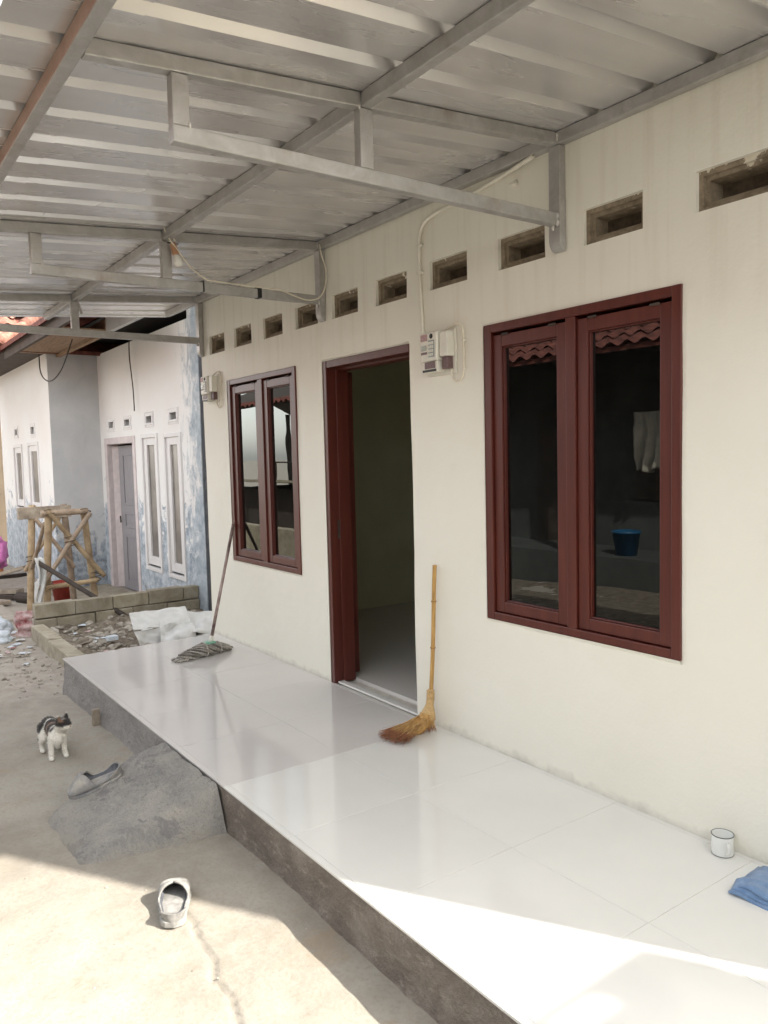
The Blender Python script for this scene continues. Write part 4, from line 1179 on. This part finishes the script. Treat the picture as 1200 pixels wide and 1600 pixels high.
for i in range(620):
    if i < 380:
        x = rnd.gauss(-4.6, .9); y = rnd.gauss(-1.35, .35)
    else:
        x = rnd.uniform(-3.5, 1.6); y = rnd.uniform(-2.5, -1.3)
    if y > -1.02 and x > -5.4: continue
    if x > -2.96 and y > -1.28: continue
    r = abs(rnd.gauss(0, .011)) + .003 if x < -3 else abs(rnd.gauss(0, .0022)) + .0012
    z = ground_z(x, y) + r * .2
    vs, fs = rocks[rnd.randrange(8)]; Mr = Matrix.Rotation(rnd.uniform(0, 6.28), 3, 'Z')
    mb.add([Mr @ (v * r) + Vector((x, y, z)) for v in vs], fs)
kind(mb.build('yard_grit', M['stone'], smooth=False, fixn=False), 'stuff', 'scattered grit and chips on the yard')

# loose litter by the low wall: paper, film and splinters nobody could count
rnd = random.Random(33); mb = MB()
for i in range(90):
    x = rnd.gauss(-5.7, .45); y = rnd.gauss(-1.25, .16)
    if i > 60: x = rnd.uniform(-5.2, -3.2); y = rnd.uniform(-.75, .3)
    if i <= 60 and y > -1.04 and x > -5.55: continue
    z0_ = (ground_z(x, y) if i <= 60 else soil_fn((x + 5.385) / 2.43, (y + .86) / 1.75)[2]) + .012
    w_, h_ = rnd.uniform(.02, .07), rnd.uniform(.015, .05); an = rnd.uniform(0, 6.28); k_ = rnd.randrange(4)
    if k_ == 3: w_, h_ = rnd.uniform(.10, .22), rnd.uniform(.008, .016)
    ca_, sa_ = math.cos(an), math.sin(an)
    def lf(u, v): 
        a_ = (u - .5) * 2 * w_; b_ = (v - .5) * 2 * h_
        return (x + a_ * ca_ - b_ * sa_, y + a_ * sa_ + b_ * ca_, z0_ + (.018 * abs(nz(u * 3 + i, v * 3)) if k_ < 3 else .004 + .03 * (u - .5) * (i % 3)))
    mb.grid(5, 4, lf, k_)
kind(mb.build('litter', [M['sack'], M['plastic_bag'], M['red_pack'], M['wood_grey']], smooth=False, fixn=False), 'stuff', 'scraps of paper, film and splinters by the low wall')

# ================================================================== WHITE SACK HEAP
def sack_mb():
    mb = MB()
    def sheetq(P00, P10, P01, P11, n, amp, seed):
        P00, P10, P01, P11 = map(Vector, (P00, P10, P01, P11))
        def fn(u, v):
            p = P00 * (1 - u) * (1 - v) + P10 * u * (1 - v) + P01 * (1 - u) * v + P11 * u * v
            k = amp * (fbm(p.x * 5, p.y * 5, seed + p.z * 5) + .6 * abs(nz(p.x * 7 + p.y * 9, p.y * 4, seed + 3)) - .3)
            return p + Vector((k, -k * .4, k * .9))
        mb.grid(n, n, fn)
    # folded sheet standing on edge, its front panel, then a flap and a roll behind
    sheetq((-4.28, -.33, .02), (-4.28, .24, .01), (-4.10, -.35, -.12), (-4.08, .22, -.12), 18, .03, 1)
    sheetq((-4.10, -.35, -.12), (-4.08, .22, -.12), (-4.02, -.30, -.30), (-3.98, .20, -.30), 18, .05, 4)
    sheetq((-4.14, -.08, -.06), (-4.02, .22, -.11), (-3.90, -.16, -.30), (-3.78, .16, -.30), 18, .05, 9)
    sheetq((-4.30, .15, -.02), (-4.18, .62, -.07), (-3.92, .10, -.20), (-3.78, .58, -.20), 20, .05, 14)
    sheetq((-3.92, .10, -.20), (-3.78, .58, -.20), (-3.74, .06, -.31), (-3.62, .56, -.31), 16, .04, 19)
    return mb
o = sack_mb().build('woven_sack', M['sack'], smooth=True, fixn=False); s_ = o.modifiers.new('thick', 'SOLIDIFY'); s_.thickness = .006
s2 = o.modifiers.new('sub', 'SUBSURF'); s2.levels = 1; s2.render_levels = 1
tag(o, 'crumpled white woven sacks heaped beyond the porch end', 'sack')

# ================================================================== BAMBOO STAND
bs = empty('bamboo_trestle', (-6.9, -.4, -.43)); tag(bs, 'rickety bamboo trestle lashed with crossed poles by the low wall', 'trestle')
rnd = random.Random(4)
def pole(name, a_, b_, r, mt, parent=bs, off=None, nodes_=6):
    a_ = Vector(a_); b_ = Vector(b_); P = []; rs = []; n = 40; bend = Vector((rnd.uniform(-1, 1), rnd.uniform(-1, 1), 0)) * .006
    for i in range(n + 1):
        t = i / n; P.append(a_ + (b_ - a_) * t + bend * math.sin(math.pi * t))
        k = abs(((t * nodes_ + .3) % 1) - .5)
        rs.append(r * (1 + .13 * math.exp(-((.5 - k) / .05) ** 2)))
    o = MB().tube(P, rs, 10).build(name, mt, None, smooth=True); o.parent = parent; o.location = -parent.location
    return o
xf, xk = -6.45, -7.15
pole('leg', (xf, -.62, -.43), (xf, -.53, .95), .043, M['bamboo_old']); pole('leg', (xf, -.03, -.43), (xf, -.14, .92), .040, M['bamboo_old'])
pole('leg', (xk, -.66, -.43), (xk, -.57, .97), .042, M['bamboo_old']); pole('leg', (xk, -.13, -.43), (xk, -.20, .96), .040, M['bamboo_dull'])
pole('top_bar', (xf + .02, -.62, .90), (xf + .03, -.10, .90), .038, M['bamboo_dull'], nodes_=3)
pole('brace', (xf + .06, -.56, .93), (xf + .06, .05, .10), .030, M['bamboo_old']); pole('brace', (xf + .10, -.09, .88), (xf + .10, -.70, .02), .027, M['bamboo_dull'])
pole('brace', (xf - .03, -.58, .78), (xk + .05, -.62, .20), .024, M['bamboo_dull']); pole('brace', (xk + .04, -.55, .80), (xk + .04, -.12, .15), .026, M['bamboo_dull'])
pole('brace', (xk - .0, -.70, .15), (xk + .02, -.2, .88), .024, M['bamboo_old'])
pole('low_bar', (xf + .05, -.66, .03), (xf + .05, -.02, .06), .028, M['bamboo_old'], nodes_=4)
o = MB().box(xk - .05, xk + .05, -.74, -.12, .80, .945).build('board', M['wood_grey'], None, bevel=.004); o.parent = bs; o.location = -bs.location
for (x, y, z) in ((xf + .03, -.53, .88), (xf + .05, -.13, .87), (xf + .05, -.60, .06), (xf + .06, -.05, .1), (xf + .08, -.33, .55), (xk + .04, -.62, .28)):
    o = MB().tube([(x + .055 * math.cos(a_ * .7), y + .06 * math.sin(a_ * .7), z + .006 * a_ - .04) for a_ in range(19)], .006, 5).build('lashing', M['rope'], None, smooth=True)
    o.parent = bs; o.location = -bs.location
pp = empty('leaning_pole', (-5.6, -.1, -.3)); tag(pp, 'long dark pole leaning from the bamboo trestle down to the rubble', 'pole')
pole('shaft', (-5.22, -.02, -.24), (-6.36, -.72, .36), .027, M['wood_dark'], pp, nodes_=9)
# rag tied round the left leg, red bucket, white bag under the trestle
mb = MB()
def rag(u, v):
    y = -.74 + .09 * u + .03 * math.sin(v * 5); z = .40 - .62 * v
    return (-6.32 + .03 * math.sin(u * 9 + v * 3), y, z + .02 * nz(u * 5, v * 5))
mb.grid(10, 24, rag); o = mb.build('white_rag', M['sack'], smooth=True, fixn=False); o.modifiers.new('thick', 'SOLIDIFY').thickness = .006
tag(o, 'narrow white rag tied to the bamboo trestle leg', 'rag')
e = empty('red_bucket', (-7.75, -.12, -.43)); tag(e, 'red bucket standing behind the bamboo trestle', 'bucket')
MB().lathe([(0, .0), (.11, 0), (.15, .30), (.158, .30), (.158, .325), (.145, .325), (.106, .01), (0, .01)], 24).build('pail', M['red_bucket'], e, smooth=True)
MB().tube([(.157 * math.cos(a_ * math.pi / 10), .157 * math.sin(a_ * math.pi / 10) * .35 - .03, .30 - .12 * math.sin(a_ * math.pi / 10)) for a_ in range(11)], .005, 6).build('handle', M['black'], e, smooth=True)
def bag(loc, r, seed, mt, name, label, cat, sq=1.0):
    bm = bmesh.new(); bmesh.ops.create_icosphere(bm, subdivisions=4, radius=1)
    for v in bm.verts:
        c_ = v.co.normalized(); k = 1 + .25 * noise.fractal(c_ * 1.7 + Vector((seed, 0, 0)), 1, 2, 3) - .30 * abs(noise.noise(c_ * 3.5 + Vector((seed, 4, 0))))
        v.co = Vector((c_.x * r[0] * k, c_.y * r[1] * k, max(-.75, c_.z) * r[2] * k))
    me = bpy.data.meshes.new(name); bm.to_mesh(me); bm.free(); me.materials.append(mt)
    for p in me.polygons: p.use_smooth = True
    o = link(name, me, None, 0, loc); tag(o, label, cat); return o
bag((-7.45, -.46, -.22), (.11, .10, .24), 2, M['sack'], 'white_bag', 'white plastic bag slumped under the bamboo trestle', 'bag')
bag((-9.9, -.62, .10), (.28, .24, .30), 5, M['pink_bag'], 'pink_bag', 'pink cloth bundle on the wood pile by the left edge', 'bag')
bag((-6.0, -1.30, -.30), (.22, .24, .17), 9, M['plastic_bag'], 'plastic_bag', 'pale translucent plastic bag heaped at the left edge', 'bag')
bag((-5.45, -1.32, -.31), (.15, .16, .11), 12, M['plastic_bag'], 'plastic_bag', 'bluish plastic bag lying nearest the camera in the rubbish', 'bag')
bag((-3.55, .30, -.20), (.10, .09, .06), 31, M['pink_bag'], 'red_rag', 'small pinkish red rag beside the dark pillar base', 'rag')
# red and white snack packet
def packet(u, v):
    x = -5.62 + .10 * u + .02 * nz(v * 4, 2); y = -1.10 + .16 * u + .02 * math.sin(v * 7); z = -.36 + .30 * v
    return (x + .03 * nz(u * 3, v * 6, 7), y, z)
mb = MB(); mb.grid(10, 16, packet); o = mb.build('snack_packet', M['red_pack'], smooth=True, fixn=False); o.modifiers.new('thick', 'SOLIDIFY').thickness = .004
tag(o, 'crumpled red and white packet leaning at the low wall corner', 'packet')
# wood pile at the far left
for i, (a_, b_, r_, mt) in enumerate((((-9.6, -1.25, -.30), (-8.7, -.38, .02), .05, 'wood_grey'), ((-9.5, -1.2, -.36), (-8.6, -.5, -.30), .06, 'wood_grey'), ((-9.3, -1.3, -.38), (-8.5, -.42, -.37), .055, 'wood_dark'), ((-9.7, -.9, -.22), (-8.9, -.40, -.12), .05, 'wood_dark'), ((-9.0, -1.2, -.38), (-8.2, -.75, -.38), .05, 'wood_grey'))):
    d_ = ['slanting grey plank on top of the wood pile', 'grey beam in the middle of the wood pile', 'dark log lying lowest in the wood pile', 'dark beam under the pink bundle in the wood pile', 'short grey board in front of the wood pile'][i]
    o = MB().beam(a_, b_, .16, r_).build('timber', M[mt], bevel=.006); tag(o, d_, 'timber', 'timbers in the wood pile')
mb = MB().tube([(-8.45, -.55, -.36), (-8.15, -.42, -.36)], .075, 12); tag(mb.build('log', M['wood_dark'], smooth=False), 'short round log end beside the bamboo trestle', 'log')
# orange chair at the very edge
e = empty('wooden_chair', (-11.6, -.75, -.43)); tag(e, 'orange brown wooden chair back at the left edge', 'chair')
for (x, y) in ((0, 0), (0, .42), (.42, 0), (.42, .42)): MB().box(x, x + .05, y, y + .05, 0, 1.25 if x == 0 else .55).build('leg', M['orange_wood'], e)
MB().box(0, .47, 0, .47, .551, .60).build('seat', M['orange_wood'], e)
for z in (.75, .92, 1.09): MB().box(.012, .038, .051, .419, z, z + .10).build('back_slat', M['orange_wood'], e)
# concrete slab edge in the neighbour's yard, wood stub by the plinth
o = MB().box(-9.0, -7.0, -1.6, -.80, -.5, -.395).build('yard_slab', M['ground'], bevel=.01); kind(o, 'structure')
stub = MB(); stub.box(-1.985, -1.955, -1.31, -1.262, -.3, -.135); 
tag(stub.build('wood_stub', M['wood_grey'], bevel=.004), 'short grey wooden stub sticking up beside the porch plinth', 'wood stub')
pk = MB().box(-4.42, -4.34, -.52, -.42, -.24, -.20); o = pk.build('small_carton', M['plastic_bag'], bevel=.003); o.rotation_euler = (0, 0, 0); tag(o, 'small white carton lying on the rubble stones', 'carton')

# ================================================================== OPPOSITE HOUSE (seen mirrored in the panes)
so3 = MB(); so3.grid(30, 12, lambda u, v: (-7.5 + u * 10.5, -5.35 + v * (1.75 + .25 * nz(u * 9, 3)), ground_z(-7.5 + u * 10.5, -5.35 + v * 1.75) + .006)); kind(so3.build('yard_shade_sheet', M['soil'], smooth=True, fixn=False), 'structure')  # dark sheet over the yard, painted shade for the pane reflections
oh = empty('opposite_house', (-2.5, -6.3, -.2)); tag(oh, 'house across the yard with clay roof, mirrored in the right window', 'house')
def ob(mb, name, mt, **k):
    o = mb.build(name, mt, None, **k); o.parent = oh; o.location = -oh.location; return o
ob(MB().box(-7.0, 3.0, -6.6, -6.3, -.4, 3.0), 'wall', M['opp_shaded'])
ob(MB().box(-7.0, 3.0, -9.8, -6.61, -.4, 3.0), 'rear_wall', M['opp_wall'])
ob(MB().box(-6.8, 2.8, -6.29, -5.3, -.4, .12), 'porch', M['opp_shaded'])
ob(MB().box(-5.2, -4.3, -6.298, -6.26, .12, 2.1), 'door', M['wood_dark']); ob(MB().box(-3.4, -2.1, -6.298, -6.26, .8, 2.0), 'window', M['wood_dark'])
for x in (-6.6, -3.9, -1.2, 1.5): ob(MB().box(x, x + .13, -5.5, -5.37, .12, 2.85), 'post', M['opp_wall'])
a27 = math.tan(R(28))
ob(MB().prism([(-4.9, 2.68), (-8.2, 2.68 + 3.3 * a27), (-11, 3.0), (-11, 2.9), (-8.2, 2.60 + 3.3 * a27), (-4.9, 2.62)], 0, -7.6, 3.4), 'roof', M['clay_dark'])
mb = MB()
for r_ in range(6):
    for c_ in range(46):
        x = -7.6 + c_ * .24; yy = -4.85 - r_ * .28 * math.cos(R(28)); zz = 2.67 + r_ * .28 * math.sin(R(28))
        def fn(u, v, x=x, yy=yy, zz=zz): return (x + u * .245, yy - v * .33 * .88, zz + v * .33 * .47 + .03 * math.sin(u * 6.283 - .6) + .03 * (1 - v))
        mb.grid(6, 3, fn)
ob(mb, 'eave_tiles', M['clay_dark'], smooth=True, fixn=False)['kind'] = 'stuff'
e = empty('blue_bucket', (-3.05, -5.6, .12)); tag(e, 'blue bucket on the opposite porch, mirrored in the right window', 'bucket')
MB().lathe([(0, .0), (.13, 0), (.17, .30), (.18, .30), (.18, .325), (.165, .325), (.125, .01), (0, .01)], 24).build('pail', M['blue_bucket'], e, smooth=True)
def shirt(u, v):
    x = -2.9 + (u - .5) * (.46 - .12 * v); return (x, -5.85 + .07 * math.sin(u * 14 + v * 3) * v + .03 * nz(u * 6, v * 5), 1.95 - .75 * v + .03 * math.sin(u * 9) * v)
mb = MB(); mb.grid(26, 20, shirt); o = mb.build('hanging_shirt', M['shirt'], smooth=True, fixn=False); o.modifiers.new('thick', 'SOLIDIFY').thickness = .005
tag(o, 'pale shirt hanging on the opposite porch, mirrored in the right window', 'shirt')
tag(MB().tube([(-3.9, -5.8, 2.02), (-2.9, -5.85, 1.96), (-1.2, -5.8, 2.02)], .004, 5).build('clothes_line', M['black']), 'thin line carrying the mirrored shirt', 'clothes line')
# yard beyond, mirrored in the left window
e = empty('yard_wall', (-10.5, -3.9, -.4)); tag(e, 'low stained concrete wall across the yard, mirrored in the left window', 'wall')
for i in range(7): MB().box(-2.8 + i * .8, -2.8 + i * .8 + .79, -.09, .09, -.1, .62).build('panel', M['block'], e, bevel=.01)
e = empty('shed', (-14, -7.5, -.45)); tag(e, 'dark timber shed with rusty roof, mirrored in the left window', 'shed')
MB().box(-2.4, 2.4, -1.2, 1.2, -.1, 1.15).build('wall', M['wood_dark'], e); MB().prism([(-1.6, 1.10), (1.7, 1.35), (1.7, 1.41), (-1.6, 1.16)], 0, -2.7, 2.7).build('roof', M['block'], e)
e = empty('lamp_post', (-13.9, -5.3, -.4)); tag(e, 'thin grey post across the yard, mirrored in the left window', 'post')
MB().tube([(0, 0, 0), (0, 0, 2.35), (.0, .25, 2.42)], .035, 10).build('pole', M['galv'], e, smooth=True); MB().box(-.14, .14, .2, .42, 2.38, 2.62).build('lamp_head', M['black'], e)
e = empty('tiled_shelter', (-14, -6.4, -.4)); tag(e, 'open tiled shelter roof on posts, mirrored at the top of the left window', 'shelter')
MB().prism([(.9, 3.12), (-.9, 3.75), (-2.2, 3.2), (-2.2, 3.12), (-.9, 3.66), (.9, 3.05)], 0, -3.2, 2.6).build('roof', M['wood_dark'], e)
for px2 in (-2.8, 2.3):
    for py2 in (.7, -1.9): MB().box(px2 - .05, px2 + .05, py2 - .05, py2 + .05, 0, 3.1).build('post', M['wood_dark'], e)
mt_ = MB()
for c2_ in range(24):
    def fn2(u, v, x=-3.2 + c2_ * .24): return (x + u * .245, .98 - v * .32, 3.10 + v * .11 + .035 * math.sin(u * 6.283 - .6))
    mt_.grid(6, 3, fn2)
mo_ = mt_.build('eave_tiles', M['clay_dark'], e, smooth=True, fixn=False); mo_['kind'] = 'stuff'
e = empty('green_sheet', (-12.6, -6.2, -.4)); tag(e, 'green tarpaulin hanging on a rail, mirrored in the left window', 'tarpaulin')
tg = MB(); tg.grid(8, 10, lambda u, v: (-.25 + .5 * u, .05 * math.sin(u * 9), 1.75 - .8 * v)); qg = tg.build('sheet', M['green'], e, smooth=True, fixn=False); qg.modifiers.new('thick', 'SOLIDIFY').thickness = .01
MB().tube([(-1.2, 0, 1.76), (1.2, 0, 1.76)], .02, 6).build('rail', M['wood_dark'], e); MB().tube([(-1.1, 0, 0), (-1.1, 0, 1.76)], .03, 6).build('stake', M['wood_dark'], e); MB().tube([(1.1, 0, 0), (1.1, 0, 1.76)], .03, 6).build('stake', M['wood_dark'], e)
e = empty('side_house', (-11.2, -7.6, -.4)); tag(e, 'corner of a tiled roof across the yard, mirrored in the left window', 'house')
MB().box(-.1, 1.6, -2, .6, 0, 2.25).build('wall', M['opp_wall'], e); MB().prism([(1.1, 2.1), (-1.0, 3.2), (-3, 2.1)], 0, -.7, 1.75).build('roof', M['clay_dark'], e)

# ================================================================== UNSEEN HOUSE ADDED TO THE EAST (its roof line shades the near end of the porch)
e = empty('east_shade_house', (6.3, -2.4, -.2)); tag(e, 'added pale house east of the porch, out of view, shading its near end', 'house')
def eb(mb, n_, mt, **k):
    o = mb.build(n_, mt, None, **k); o.parent = e; o.location = -e.location; return o
eb(MB().box(4.62, 8.0, -6.2, .94, -.4, 2.32), 'wall', M['east_wall'])
pr = MB(); pr.box(4.60, 4.64, -6.25, .47, 2.321, 2.50); pr.box(4.60, 4.64,   .66, .945, 2.321, 2.50); pr.box(4.601, 4.639, .47, .66, 2.465, 2.499); pr.box(4.601, 4.639, .47, .66, 2.321, 2.40); eb(pr, 'shade_parapet', M['east_wall'])  # slot in the added wall top shapes a lit patch on the porch
eb(MB().box(4.75, 8.05, -6.2, .87, 2.321, 2.38), 'roof', M['clay_dark'])
eb(MB().box(4.60, 4.66, -3.2, -2.3, -.2, 1.85), 'door', M['wood_dark'])
